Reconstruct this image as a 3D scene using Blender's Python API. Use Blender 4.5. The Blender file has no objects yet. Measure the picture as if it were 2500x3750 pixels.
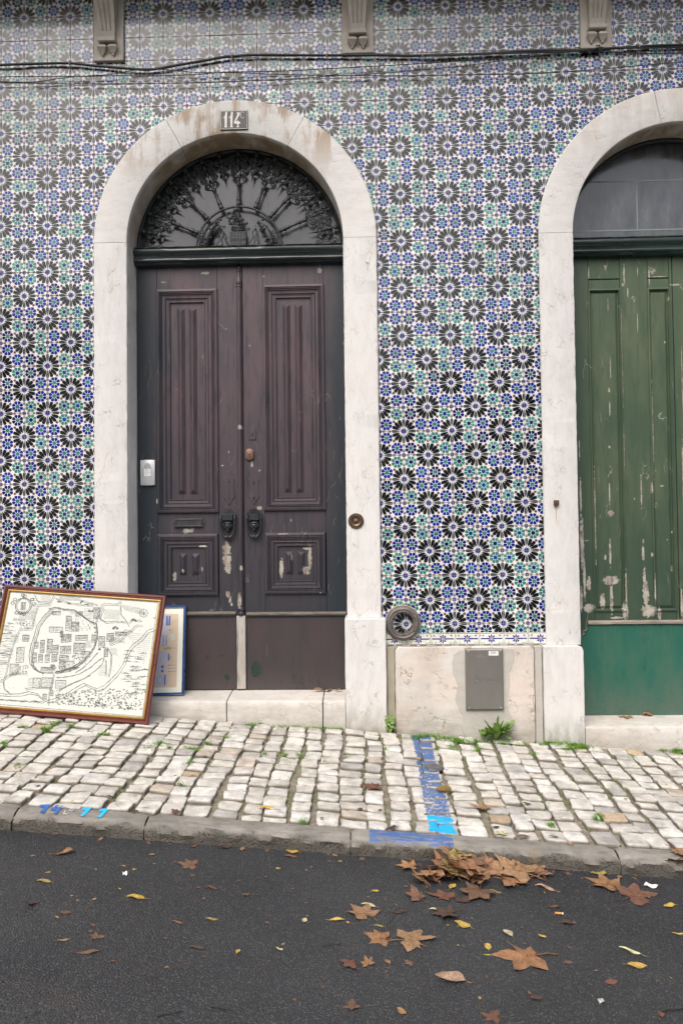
import bpy, bmesh, math, random
from math import sin, cos, pi, radians, sqrt, atan2
from mathutils import Vector, Matrix, noise as mnoise
random.seed(7)
SC = bpy.context.scene
COL = SC.collection
# ------------------------------------------------------------------ camera, sky, sun, exposure
FPX = 2917.0                                   # focal length in pixels of the 2500 x 3750 photograph
YAW, PITCH, ROLL = 0.02968765, 0.02754538, -0.01139379
CAMP = Vector((-0.22976624, -4.64685326, -1.43743382))
_f = Vector((-sin(YAW)*cos(PITCH), cos(YAW)*cos(PITCH), sin(PITCH)))
_r = Vector((cos(YAW), sin(YAW), 0)); _u = _r.cross(_f)
RT = _r*cos(ROLL)+_u*sin(ROLL); UP = -_r*sin(ROLL)+_u*cos(ROLL); FW = _f
cd = bpy.data.cameras.new('camera'); cam = bpy.data.objects.new('camera', cd); COL.objects.link(cam)
cd.sensor_fit = 'VERTICAL'; cd.sensor_height = 36; cd.sensor_width = 24; cd.lens = FPX/3750*36
cd.clip_start = .05; cd.clip_end = 500
cam.matrix_world = Matrix(((RT.x, UP.x, -FW.x, CAMP.x), (RT.y, UP.y, -FW.y, CAMP.y), (RT.z, UP.z, -FW.z, CAMP.z), (0, 0, 0, 1)))
SC.camera = cam
SUN_EL, SUN_AZ = radians(52), radians(200)     # azimuth clockwise from +Y: behind the camera, a little to the left
wd = bpy.data.worlds.new('World'); SC.world = wd; wd.use_nodes = True
wt = wd.node_tree; bg = wt.nodes['Background']
sk = wt.nodes.new('ShaderNodeTexSky'); sk.sky_type = 'NISHITA'; sk.sun_disc = False
sk.sun_elevation = SUN_EL; sk.sun_rotation = SUN_AZ; sk.air_density = 1.0; sk.dust_density = 6.0; sk.ozone_density = 1.0
hs = wt.nodes.new('ShaderNodeHueSaturation'); hs.inputs['Saturation'].default_value = .72
wt.links.new(sk.outputs[0], hs.inputs['Color']); wt.links.new(hs.outputs[0], bg.inputs['Color'])
bg.inputs['Strength'].default_value = .15
sl = bpy.data.lights.new('sun', 'SUN'); so = bpy.data.objects.new('sun', sl); COL.objects.link(so)
sl.energy = .55; sl.angle = radians(50); sl.color = (.985, .99, 1)
_sd = Vector((sin(SUN_AZ)*cos(SUN_EL), cos(SUN_AZ)*cos(SUN_EL), sin(SUN_EL)))
so.rotation_euler = _sd.to_track_quat('Z', 'Y').to_euler()
SC.view_settings.view_transform = 'Standard'; SC.view_settings.look = 'None'
SC.view_settings.gamma = 1; SC.view_settings.use_curve_mapping = False
SC.view_settings.exposure = 0.54
SC.cycles.max_bounces = 5; SC.cycles.diffuse_bounces = 3; SC.cycles.glossy_bounces = 2; SC.cycles.transmission_bounces = 1
# ------------------------------------------------------------------ measuring helpers (photo pixel -> real plane)
def ray(u, v): return RT*((u-1250)/FPX) - UP*((v-1875)/FPX) + FW
def W(u, v, Y=0.0):
    d = ray(u, v); return CAMP + d*((Y-CAMP.y)/d.y)
PB, PC = -.0705, .05; PA = -2.57555
KY0, KY1, KH = -1.395, -1.50, .062             # kerb: inner edge, arris, height
RC = .03
def pz(x, y): return PA+PB*x+PC*y
def rz(x, y): return PA+PB*x+PC*KY1-KH+RC*(y-KY1)
def G(u, v, a, b, c):
    d = ray(u, v); return CAMP + d*((a+b*CAMP.x+c*CAMP.y-CAMP.z)/(d.z-b*d.x-c*d.y))
def PV(u, v): return G(u, v, PA, PB, PC)
def RD(u, v): return G(u, v, PA+PC*KY1-KH-RC*KY1, PB, RC)
def rect(u0, v0, u1, v1, Y):
    um, vm = (u0+u1)/2, (v0+v1)/2
    return W(u0, vm, Y).x, W(um, v1, Y).z, W(u1, vm, Y).x, W(um, v0, Y).z     # x0 z0 x1 z1
# ------------------------------------------------------------------ mesh builder
class MB:
    def __init__(s): s.v = []; s.f = []; s.m = []; s.c = []; s.cur = 0; s.col = None
    def add(s, vs, fs):
        o = len(s.v); s.v += [tuple(p) for p in vs]
        for f in fs: s.f.append([i+o for i in f]); s.m.append(s.cur); s.c.append(s.col)
    def box(s, x0, x1, y0, y1, z0, z1, b=0.0):
        if x0 > x1: x0, x1 = x1, x0
        if y0 > y1: y0, y1 = y1, y0
        if z0 > z1: z0, z1 = z1, z0
        if b <= 0:
            s.add([(x, y, z) for x in (x0, x1) for y in (y0, y1) for z in (z0, z1)],
                  [(0, 1, 3, 2), (4, 6, 7, 5), (0, 4, 5, 1), (2, 3, 7, 6), (0, 2, 6, 4), (1, 5, 7, 3)]); return
        b = min(b, (x1-x0)*.45, (y1-y0)*.45, (z1-z0)*.45)
        vs = []; X = (x0, x1); Y = (y0, y1); Z = (z0, z1)
        for i in (0, 1):
            for j in (0, 1):
                for k in (0, 1):
                    sx, sy, sz = 1-2*i, 1-2*j, 1-2*k
                    vs += [(X[i], Y[j]+sy*b, Z[k]+sz*b), (X[i]+sx*b, Y[j], Z[k]+sz*b), (X[i]+sx*b, Y[j]+sy*b, Z[k])]
        n = lambda i, j, k, a: (i*4+j*2+k)*3+a
        fs = []
        for i in (0, 1): fs.append([n(i, 0, 0, 0), n(i, 0, 1, 0), n(i, 1, 1, 0), n(i, 1, 0, 0)])
        for j in (0, 1): fs.append([n(0, j, 0, 1), n(0, j, 1, 1), n(1, j, 1, 1), n(1, j, 0, 1)])
        for k in (0, 1): fs.append([n(0, 0, k, 2), n(0, 1, k, 2), n(1, 1, k, 2), n(1, 0, k, 2)])
        for i in (0, 1):
            for j in (0, 1): fs.append([n(i, j, 0, 0), n(i, j, 1, 0), n(i, j, 1, 1), n(i, j, 0, 1)])
        for i in (0, 1):
            for k in (0, 1): fs.append([n(i, 0, k, 0), n(i, 1, k, 0), n(i, 1, k, 2), n(i, 0, k, 2)])
        for j in (0, 1):
            for k in (0, 1): fs.append([n(0, j, k, 1), n(1, j, k, 1), n(1, j, k, 2), n(0, j, k, 2)])
        for i in (0, 1):
            for j in (0, 1):
                for k in (0, 1): fs.append([n(i, j, k, 0), n(i, j, k, 1), n(i, j, k, 2)])
        s.add(vs, fs)
    def grid(s, rows, closeu=False, closev=False):
        nu = len(rows); nv = len(rows[0]); vs = [p for r in rows for p in r]; fs = []
        for i in range(nu if closeu else nu-1):
            for j in range(nv if closev else nv-1):
                fs.append((i*nv+j, ((i+1) % nu)*nv+j, ((i+1) % nu)*nv+(j+1) % nv, i*nv+(j+1) % nv))
        s.add(vs, fs)
    def ring(s, x0, z0, x1, z1, prof, fill=False):
        rows = [[(x0+o, y, z0+o), (x1-o, y, z0+o), (x1-o, y, z1-o), (x0+o, y, z1-o)] for o, y in prof]
        s.grid(rows, closev=True)
        if fill: s.add(rows[-1], [(0, 1, 2, 3)])
    def arc(s, cx, cz, a0, a1, n, prof, caps=True, jit=0):
        rows = []
        for i in range(n+1):
            a = a0+(a1-a0)*i/n
            rows.append([(cx+(r+(random.uniform(-jit, jit) if jit else 0))*cos(a), y, cz+(r)*sin(a)) for r, y in prof])
        s.grid(rows)
        if caps:
            for r in (rows[0], rows[-1]): s.add(r, [list(range(len(r)))])
    def extr(s, prof, x0, x1, n=1, jit=0.0):    # profile of (y,z) along x
        rows = []
        for i in range(n+1):
            x = x0+(x1-x0)*i/n
            rows.append([(x, y+random.uniform(-jit, jit), z+random.uniform(-jit, jit)) for y, z in prof])
        s.grid(rows)
        for r in (rows[0], rows[-1]): s.add(r, [list(range(len(r)))])
    def vext(s, prof, z0, z1, n=1, jit=0.0):    # profile of (x,y) along z
        rows = []
        for i in range(n+1):
            z = z0+(z1-z0)*i/n
            rows.append([(x+random.uniform(-jit, jit), y+random.uniform(-jit, jit)*.4, z) for x, y in prof])
        s.grid(rows)
        for r in (rows[0], rows[-1]): s.add(r, [list(range(len(r)))])
    def tube(s, pts, rad, n=6, closed=False):
        P = [Vector(p) for p in pts]; m = len(P); rows = []
        if not hasattr(rad, '__len__'): rad = [rad]*m
        nrm = None
        for i in range(m):
            a = P[(i-1) % m] if (closed or i > 0) else P[i]; b = P[(i+1) % m] if (closed or i < m-1) else P[i]
            t = (b-a)
            if t.length < 1e-9: t = Vector((0, 0, 1))
            t.normalize()
            if nrm is None:
                nrm = t.orthogonal().normalized()
            nrm = (nrm-t*nrm.dot(t))
            if nrm.length < 1e-6: nrm = t.orthogonal()
            nrm.normalize(); bn = t.cross(nrm)
            rows.append([P[i]+(nrm*cos(2*pi*k/n)+bn*sin(2*pi*k/n))*rad[i] for k in range(n)])
        s.grid(rows, closeu=closed, closev=True)
        if not closed:
            for r in (rows[0], rows[-1]): s.add(r, [list(range(n))])
    def lathe(s, base, axis, prof, n=16, caps=True):       # prof (radius, height)
        A = Vector(axis).normalized(); U = A.orthogonal().normalized(); V = A.cross(U); B = Vector(base)
        rows = [[B+A*h+(U*cos(2*pi*k/n)+V*sin(2*pi*k/n))*r for k in range(n)] for r, h in prof]
        s.grid(rows, closev=True)
        for q, r in ((prof[0], rows[0]), (prof[-1], rows[-1])):
            if caps and q[0] > 1e-5: s.add(r, [list(range(n))])
    def ball(s, c, r, n=8, m=6):
        if not hasattr(r, '__len__'): r = (r, r, r)
        rows = [[(c[0]+r[0]*sin(pi*i/m)*cos(2*pi*k/n), c[1]+r[1]*sin(pi*i/m)*sin(2*pi*k/n), c[2]+r[2]*cos(pi*i/m)) for k in range(n)] for i in range(m+1)]
        s.grid(rows, closev=True)
    def poly(s, pts, y): s.add([(x, y, z) for x, z in pts], [list(range(len(pts)))])
    def prism(s, pts, y0, y1):
        n = len(pts)
        s.add([(x, y0, z) for x, z in pts]+[(x, y1, z) for x, z in pts],
              [list(range(n)), list(range(n, 2*n))]+[(i, (i+1) % n, n+(i+1) % n, n+i) for i in range(n)])
    def ribbon(s, pts, w, y):
        n = len(pts)
        for i in range(n-1):
            a = Vector((pts[i][0], pts[i][1])); b = Vector((pts[i+1][0], pts[i+1][1])); t = b-a
            if t.length < 1e-7: continue
            t.normalize(); q = Vector((-t.y, t.x))*w/2; e = t*w*.2
            s.poly([tuple(a-e+q), tuple(b+e+q), tuple(b+e-q), tuple(a-e-q)], y)
    def merge(s, o, M=None):
        k = len(s.v); s.v += [tuple(M @ Vector(p)) if M else p for p in o.v]
        s.f += [[i+k for i in f] for f in o.f]; s.m += o.m; s.c += o.c
    def mesh(s, name, mats, org=(0, 0, 0), smooth=False, recalc=False):
        me = bpy.data.meshes.new(name)
        me.from_pydata([(a-org[0], b-org[1], c-org[2]) for a, b, c in s.v], [], s.f)
        if not isinstance(mats, (list, tuple)): mats = [mats]
        for m in mats: me.materials.append(m)
        if len(mats) > 1: me.polygons.foreach_set('material_index', s.m)
        if any(c is not None for c in s.c):
            at = me.color_attributes.new('tone', 'FLOAT_COLOR', 'CORNER'); buf = []
            for p, c in zip(me.polygons, s.c):
                c = c or (.8, .8, .8)
                buf += [c[0], c[1], c[2], 1.0]*p.loop_total
            at.data.foreach_set('color', buf)
        if recalc or smooth:
            bm = bmesh.new(); bm.from_mesh(me)
            if smooth: bmesh.ops.remove_doubles(bm, verts=bm.verts, dist=1e-6)
            bmesh.ops.recalc_face_normals(bm, faces=bm.faces); bm.to_mesh(me); bm.free()
        if smooth:
            me.polygons.foreach_set('use_smooth', [True]*len(me.polygons))
            if smooth == 2:
                try: me.set_sharp_from_angle(angle=radians(38))
                except Exception: pass
        me.update(); return me
WL = {}
def link(name, me, loc, parent=None):
    o = bpy.data.objects.new(name, me); COL.objects.link(o); WL[o.name] = Vector(loc)
    if parent: o.parent = parent; o.location = Vector(loc)-WL[parent.name]
    else: o.location = loc
    return o
def thing(name, label, cat, loc, group=None):
    o = link(name, None, loc); o.empty_display_size = .05; o['label'] = label; o['category'] = cat
    if group: o['group'] = group
    return o
def tag(o, label, cat, group=None):
    o['label'] = label; o['category'] = cat
    if group: o['group'] = group
    return o
def centre(mb):
    n = len(mb.v); return tuple(sum(p[i] for p in mb.v)/n for i in range(3))
def part(name, mb, mat, parent, smooth=False, label=None, kind=None, loc=None, recalc=True):
    c = loc or centre(mb)
    o = link(name, mb.mesh(name, mat, c, smooth, recalc), c, parent)
    if label: o['label'] = label
    if kind: o['kind'] = kind
    return o
def solo(name, mb, mat, label, cat, group=None, smooth=False):
    c = centre(mb); zb = min(p[2] for p in mb.v); c = (c[0], c[1], zb)
    return tag(link(name, mb.mesh(name, mat, c, smooth, True), c), label, cat, group)
def struct(name, mb, mat, parent=None, smooth=False, loc=None):
    o = part(name, mb, mat, parent, smooth, loc=loc)
    if not parent: o['kind'] = 'structure'
    return o
def text(body, size, mb, org, ex=(1, 0, 0), ez=(0, 0, 1), sx=1.0, shear=0, align='CENTER'):
    cu = bpy.data.curves.new('t', 'FONT'); cu.body = body; cu.size = size; cu.align_x = align; cu.align_y = 'CENTER'; cu.shear = shear
    cu.resolution_u = 3
    ob = bpy.data.objects.new('t', cu); COL.objects.link(ob)
    dg = bpy.context.evaluated_depsgraph_get(); me = bpy.data.meshes.new_from_object(ob.evaluated_get(dg))
    ex = Vector(ex); ez = Vector(ez); org = Vector(org)
    mb.add([org+ex*v.co.x*sx+ez*v.co.y for v in me.vertices], [list(p.vertices) for p in me.polygons])
    bpy.data.objects.remove(ob); bpy.data.curves.remove(cu); bpy.data.meshes.remove(me)
# ------------------------------------------------------------------ materials
def nd(t, typ, ins=None, **pr):
    n = t.nodes.new(typ)
    for k, v in pr.items(): setattr(n, k, v)
    for k, v in (ins or {}).items():
        if isinstance(v, bpy.types.NodeSocket): t.links.new(v, n.inputs[k])
        else: n.inputs[k].default_value = v
    return n
def rgb(c): return (c[0], c[1], c[2], 1.0)
def noi(t, vec, sc, det=3, ro=.55, dist=0): return nd(t, 'ShaderNodeTexNoise', {'Vector': vec, 'Scale': sc, 'Detail': det, 'Roughness': ro, 'Distortion': dist}).outputs['Fac']
def vor(t, vec, sc, feat='F1', out='Distance', rnd=1): return nd(t, 'ShaderNodeTexVoronoi', {'Vector': vec, 'Scale': sc, 'Randomness': rnd}, feature=feat).outputs[out]
def mp(t, vec, scale=(1, 1, 1), loc=(0, 0, 0)): return nd(t, 'ShaderNodeMapping', {'Vector': vec, 'Scale': scale, 'Location': loc}).outputs[0]
def mr(t, x, a, b, c=0.0, d=1.0): return nd(t, 'ShaderNodeMapRange', {'Value': x, 'From Min': a, 'From Max': b, 'To Min': c, 'To Max': d}).outputs[0]
def ma(t, op, a, b=0.0): return nd(t, 'ShaderNodeMath', {0: a, 1: b}, operation=op).outputs[0]
def mix(t, f, a, b, bl='MIX'):
    n = t.nodes.new('ShaderNodeMix'); n.data_type = 'RGBA'; n.blend_type = bl
    for i, v in ((0, f), (6, a), (7, b)):
        if isinstance(v, bpy.types.NodeSocket): t.links.new(v, n.inputs[i])
        else: n.inputs[i].default_value = v if i == 0 else (rgb(v) if len(v) == 3 else v)
    return n.outputs[2]
def pos(t): return nd(t, 'ShaderNodeNewGeometry').outputs['Position']
def sepz(t, p, ax='Z'): return nd(t, 'ShaderNodeSeparateXYZ', {0: p}).outputs[ax]
def bump(t, h, st=.4, di=.004, nrm=None):
    d = {'Height': h, 'Strength': st, 'Distance': di}
    if nrm: d['Normal'] = nrm
    return nd(t, 'ShaderNodeBump', d).outputs[0]
def newmat(name, base=(.5, .5, .5), rough=.6, metal=0.0, ior=None):
    m = bpy.data.materials.new(name); m.use_nodes = True; t = m.node_tree; b = t.nodes['Principled BSDF']
    b.inputs['Base Color'].default_value = rgb(base); b.inputs['Roughness'].default_value = rough; b.inputs['Metallic'].default_value = metal
    if ior: b.inputs['IOR'].default_value = ior
    return m, t, b
def setb(t, b, k, v):
    if isinstance(v, bpy.types.NodeSocket): t.links.new(v, b.inputs[k])
    else: b.inputs[k].default_value = v
def simple(name, base, rough=.6, metal=0, var=.25, sc=30, bs=.3, bd=.002, st=(1, 1, 1)):
    m, t, b = newmat(name, base, rough, metal); p = mp(t, pos(t), st)
    n1 = noi(t, p, sc, 4); n2 = noi(t, p, sc*.15, 3)
    f = ma(t, 'ADD', ma(t, 'MULTIPLY', n1, .6), ma(t, 'MULTIPLY', n2, .6))
    k = mr(t, f, .35, .85, 1-var, 1+var)
    setb(t, b, 'Base Color', mix(t, 1.0, base, nd(t, 'ShaderNodeCombineColor', {0: k, 1: k, 2: k}).outputs[0], 'MULTIPLY'))
    if bs: setb(t, b, 'Normal', bump(t, n1, bs, bd))
    setb(t, b, 'Roughness', mr(t, n2, .3, .7, max(rough-.12, .03), min(rough+.12, 1)))
    return m
def grey(t, k): return nd(t, 'ShaderNodeCombineColor', {0: k, 1: k, 2: k}).outputs[0]
# glazed tile: the colour comes with the geometry, each tile a little different, grime from rain and street
def mk_tile():
    m, t, b = newmat('azulejo_glaze', rough=.16)
    c = nd(t, 'ShaderNodeAttribute', attribute_name='tone').outputs['Color']; p = pos(t)
    oi = nd(t, 'ShaderNodeObjectInfo').outputs['Random']
    mott = noi(t, p, 85, 3); c = mix(t, 1.0, c, grey(t, mr(t, mott, .3, .7, .82, 1.22)), 'MULTIPLY')
    c = mix(t, 1.0, c, grey(t, mr(t, oi, 0, 1, .86, 1.05)), 'MULTIPLY')
    z = sepz(t, p); big = noi(t, mp(t, p, (1, 1, .6)), 2.6, 4, .65)
    up = mr(t, z, .6, 1.7, 0, 1)
    film = ma(t, 'MULTIPLY', mr(t, ma(t, 'ADD', big, ma(t, 'MULTIPLY', up, .16)), .52, .70, 0, 1), mr(t, z, .1, 1.3, 0, .28))
    c = mix(t, film, c, (.17, .155, .125))
    chip = ma(t, 'MULTIPLY', mr(t, vor(t, p, 26), .07, .10, 1, 0), mr(t, noi(t, p, 2.1, 3), .52, .60, 0, 1)); chip = ma(t, 'MULTIPLY', chip, mr(t, noi(t, p, 90, 2), .42, .5, 0, 1)); c = mix(t, ma(t, 'MULTIPLY', chip, .8), c, (.55, .52, .46))
    setb(t, b, 'Base Color', c)
    setb(t, b, 'Roughness', mr(t, noi(t, p, 9, 4), .3, .7, .10, .24))
    setb(t, b, 'Normal', bump(t, noi(t, p, 14, 3), .12, .004))
    b.inputs['Specular IOR Level'].default_value = .6
    return m
def crackmask(t, p, st, sc, w, warp=.35):
    wv = nd(t, 'ShaderNodeTexNoise', {'Vector': p, 'Scale': 7, 'Detail': 4}).outputs['Color']
    q = nd(t, 'ShaderNodeVectorMath', {0: mp(t, p, st), 1: nd(t, 'ShaderNodeVectorMath', {0: wv, 'Scale': warp}, operation='SCALE').outputs[0]}, operation='ADD').outputs[0]
    d = vor(t, q, sc, 'DISTANCE_TO_EDGE')
    return mr(t, d, 0, w, 1, 0)
def mk_stone(name, base=(.705, .70, .685), vert=True, grime=0.0, dirt=(.30, .25, .19), stain=0.0, pink=0.03, crack=.35, low=0.0, soffit=0.0):
    m, t, b = newmat(name, base, .62); g = nd(t, 'ShaderNodeNewGeometry'); p = g.outputs['Position']
    st = (1.6, 1.6, .45) if vert else (.45, 1.6, 1.6)
    n1 = noi(t, p, 3.2, 5, .6); n2 = noi(t, mp(t, p, (1, 1, .35) if vert else (.35, 1, 1)), 26, 5, .65); n3 = noi(t, p, 140, 3)
    c = mix(t, mr(t, n1, .35, .7, 0, 1), base, (base[0]*1.02, base[1]*(1-pink*.55), base[2]*(1-pink)))
    c = mix(t, mr(t, n2, .42, .72, 0, .5), c, (base[0]*.76, base[1]*.74, base[2]*.70))
    cr = crackmask(t, p, st, 9, .035); brk = mr(t, noi(t, p, 11, 3), .48, .62, 0, 1)
    crk = ma(t, 'MULTIPLY', cr, brk)
    c = mix(t, ma(t, 'MULTIPLY', crk, crack), c, (.30, .25, .19))
    pit = mr(t, vor(t, p, 48), 0, .2, 1, 0); pit = ma(t, 'MULTIPLY', pit, mr(t, noi(t, p, 5.5, 2), .48, .62, 0, 1))
    c = mix(t, ma(t, 'MULTIPLY', pit, .55), c, (.22, .18, .13))
    if grime:
        gm = mr(t, noi(t, mp(t, p, (1, 1, .5)), 4.5, 6, .7), .44, .68, 0, grime); c = mix(t, gm, c, dirt)
    z = sepz(t, p)
    if stain:                                   # brown run-off on the crown of the arch
        dr = noi(t, mp(t, p, (1, 1, .16)), 13, 5, .7); bl = noi(t, p, 3.4, 4, .6)
        f = ma(t, 'MULTIPLY', mr(t, ma(t, 'ADD', ma(t, 'MULTIPLY', dr, .6), ma(t, 'MULTIPLY', bl, .55)), .55, .64, 0, 1), mr(t, z, .66, .92, 0, stain))
        c = mix(t, f, c, (.36, .25, .15))
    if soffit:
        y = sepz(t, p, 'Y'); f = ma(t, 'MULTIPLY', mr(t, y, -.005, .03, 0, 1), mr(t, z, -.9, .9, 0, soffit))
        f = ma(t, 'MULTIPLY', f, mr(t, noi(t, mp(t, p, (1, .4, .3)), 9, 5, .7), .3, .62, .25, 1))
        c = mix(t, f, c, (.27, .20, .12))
    if low:
        f = ma(t, 'MULTIPLY', mr(t, ma(t, 'ADD', z, ma(t, 'MULTIPLY', sepz(t, p, 'X'), .07)), -2.58, -2.42, low, 0), mr(t, n2, .3, .6, .3, 1)); c = mix(t, f, c, (.22, .20, .14))
    setb(t, b, 'Base Color', c)
    h = ma(t, 'SUBTRACT', ma(t, 'ADD', ma(t, 'MULTIPLY', n2, .6), ma(t, 'MULTIPLY', n3, .25)), ma(t, 'ADD', ma(t, 'MULTIPLY', pit, .8), ma(t, 'MULTIPLY', crk, .5)))
    setb(t, b, 'Normal', bump(t, h, .5, .004)); b.inputs['Specular IOR Level'].default_value = .3
    return m
def patches(t, p, lst, edge=.35):
    """irregular bare spots, each (x, z, rx, rz); returns mask"""
    x = sepz(t, p, 'X'); z = sepz(t, p); nn = ma(t, 'MULTIPLY', ma(t, 'SUBTRACT', noi(t, p, 60, 6, .75), .5), 2.6); acc = None
    for (cx, cz, rx, rz_) in lst:
        dx = ma(t, 'MULTIPLY', ma(t, 'SUBTRACT', x, cx), 1/rx); dz = ma(t, 'MULTIPLY', ma(t, 'SUBTRACT', z, cz), 1/rz_)
        d = ma(t, 'SQRT', ma(t, 'ADD', ma(t, 'MULTIPLY', dx, dx), ma(t, 'MULTIPLY', dz, dz)))
        k = mr(t, ma(t, 'ADD', d, nn), .92, 1.0, 1, 0)
        acc = k if acc is None else ma(t, 'MAXIMUM', acc, k)
    return acc
def mk_paint(name, c1, c2, c3, holes=None, strips=None, split=.3, zlo=None, rough=.42, streak=1.0, scratch=.0, edge=None, fade=None, cracksc=5):
    m, t, b = newmat(name, c1, rough); p = pos(t)
    n1 = noi(t, mp(t, p, (1, 1, .35)), 6, 5, .62); n2 = noi(t, mp(t, p, (1, 1, .12)), 48, 4, .6); n3 = noi(t, p, 120, 3)
    c = mix(t, mr(t, n1, .40, .66, 0, 1), c1, c2)
    c = mix(t, mr(t, n2, .52, .70, 0, .55*streak), c, c3)
    x = sepz(t, p, 'X'); z = sepz(t, p)
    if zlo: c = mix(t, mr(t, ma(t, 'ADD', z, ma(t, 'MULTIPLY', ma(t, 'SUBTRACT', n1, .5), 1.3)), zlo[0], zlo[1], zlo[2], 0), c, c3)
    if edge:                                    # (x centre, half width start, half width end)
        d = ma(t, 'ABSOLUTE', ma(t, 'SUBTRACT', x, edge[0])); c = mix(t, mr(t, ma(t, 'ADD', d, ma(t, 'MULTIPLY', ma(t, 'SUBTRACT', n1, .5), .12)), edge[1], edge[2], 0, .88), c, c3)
    if fade: c = mix(t, ma(t, 'MULTIPLY', mr(t, z, fade[0], fade[1], 0, 1), mr(t, n1, .3, .6, .2, fade[2])), c, fade[3])
    sp = crackmask(t, p, (2.6, 2.6, .22), cracksc, .012, .22); sp = ma(t, 'MULTIPLY', sp, mr(t, noi(t, p, 6, 3), .56, .62, 0, 1))
    c = mix(t, ma(t, 'MULTIPLY', sp, split), c, (.55, .52, .45))
    h = ma(t, 'ADD', ma(t, 'MULTIPLY', n2, .5), ma(t, 'MULTIPLY', n3, .25))
    if scratch:
        sc_ = ma(t, 'MULTIPLY', mr(t, noi(t, mp(t, p, (1, 1, .3), (4, 2, 0)), 9, 6, .75), .58, .66, 0, scratch), 1.0); c = mix(t, sc_, c, c3)
        sp_ = ma(t, 'MULTIPLY', mr(t, ma(t, 'SUBTRACT', z, ma(t, 'MULTIPLY', n1, .35)), -2.72, -2.44, .55, 0), mr(t, n3, .35, .6, .4, 1)); c = mix(t, sp_, c, (.15, .135, .11))
        li = mr(t, noi(t, mp(t, p, (1, 1, .05), (9, 1, 3)), 70, 3, .6), .66, .74, 0, .3); c = mix(t, li, c, (.20, .19, .18))
    if holes:
        k = patches(t, p, holes); wood = mix(t, mr(t, noi(t, mp(t, p, (1, 1, .07)), 120, 4, .7), .35, .65, 0, 1), (.16, .12, .09), (.42, .38, .34))
        w2 = mix(t, mr(t, noi(t, p, 17, 3), .44, .56, 0, 1), wood, (.42, .40, .345)); c = mix(t, k, c, w2); h = ma(t, 'SUBTRACT', h, ma(t, 'MULTIPLY', k, .8))
        setb(t, b, 'Roughness', mr(t, k, 0, 1, rough, .85))
    setb(t, b, 'Base Color', c); setb(t, b, 'Normal', bump(t, h, .45, .003))
    b.inputs['Specular IOR Level'].default_value = .4
    return m
def mk_cobble():
    m, t, b = newmat('limestone_cobble', rough=.7); p = pos(t); oi = nd(t, 'ShaderNodeObjectInfo')
    at = nd(t, 'ShaderNodeAttribute', attribute_name='tone').outputs['Color']
    c = mix(t, 1.0, at, grey(t, mr(t, noi(t, p, 16, 5, .65), .3, .7, .62, 1.2)), 'MULTIPLY')
    gr = mr(t, noi(t, mp(t, p, (.6, 1.5, 1)), 42, 5, .7), .56, .72, 0, .45); c = mix(t, gr, c, (.33, .30, .25))
    cr = ma(t, 'MULTIPLY', crackmask(t, p, (1, 2.2, 1), 15, .035, .5), mr(t, noi(t, p, 9, 2), .5, .6, 0, 1)); c = mix(t, ma(t, 'MULTIPLY', cr, .55), c, (.25, .22, .17))
    # worn stripe of road paint
    x = sepz(t, p, 'X'); y = sepz(t, p, 'Y'); nn = noi(t, p, 55, 5, .75); ed = ma(t, 'MULTIPLY', ma(t, 'SUBTRACT', noi(t, p, 14, 3), .5), .035)
    d = ma(t, 'ABSOLUTE', ma(t, 'SUBTRACT', ma(t, 'ADD', x, ed), .068))
    s = mr(t, ma(t, 'ADD', d, ma(t, 'MULTIPLY', ma(t, 'SUBTRACT', nn, .5), .03)), .049, .052, 1, 0)
    top = mr(t, sepz(t, nd(t, 'ShaderNodeNewGeometry').outputs['Normal']), .5, .7, 0, 1)
    wear = ma(t, 'MULTIPLY', mr(t, ma(t, 'ADD', nn, mr(t, y, -1.1, -.45, .03, -.06)), .525, .64, 1, .12), top)
    wear2 = ma(t, 'MULTIPLY', mr(t, nn, .66, .7, 1, .3), top)
    ly = mr(t, y, -1.225, -1.215, 1, 0)
    s1 = ma(t, 'MULTIPLY', ma(t, 'MULTIPLY', s, wear), ma(t, 'SUBTRACT', 1.0, ly)); s2 = ma(t, 'MULTIPLY', ma(t, 'MULTIPLY', s, wear2), ly)
    c = mix(t, ma(t, 'MULTIPLY', s1, .93), c, (.060, .130, .32)); c = mix(t, s2, c, (.02, .42, .82))
    setb(t, b, 'Base Color', c)
    h = ma(t, 'SUBTRACT', ma(t, 'ADD', noi(t, p, 45, 5, .7), ma(t, 'MULTIPLY', noi(t, p, 12, 3), 1.2)), ma(t, 'MULTIPLY', cr, .5))
    setb(t, b, 'Normal', bump(t, h, .75, .007)); b.inputs['Specular IOR Level'].default_value = .3
    return m
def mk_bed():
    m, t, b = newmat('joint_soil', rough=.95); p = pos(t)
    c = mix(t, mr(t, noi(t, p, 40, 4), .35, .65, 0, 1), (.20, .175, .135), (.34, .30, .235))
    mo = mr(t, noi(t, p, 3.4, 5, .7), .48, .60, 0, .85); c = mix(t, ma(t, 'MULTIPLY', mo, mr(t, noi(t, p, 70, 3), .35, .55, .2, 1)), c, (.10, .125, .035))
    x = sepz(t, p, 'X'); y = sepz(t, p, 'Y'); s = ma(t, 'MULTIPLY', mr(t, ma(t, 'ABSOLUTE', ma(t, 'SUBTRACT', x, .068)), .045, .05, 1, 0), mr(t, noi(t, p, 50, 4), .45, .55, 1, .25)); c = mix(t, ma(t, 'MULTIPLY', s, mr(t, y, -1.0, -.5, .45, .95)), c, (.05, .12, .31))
    setb(t, b, 'Base Color', c); setb(t, b, 'Normal', bump(t, noi(t, p, 180, 4, .7), .8, .006)); return m
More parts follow.
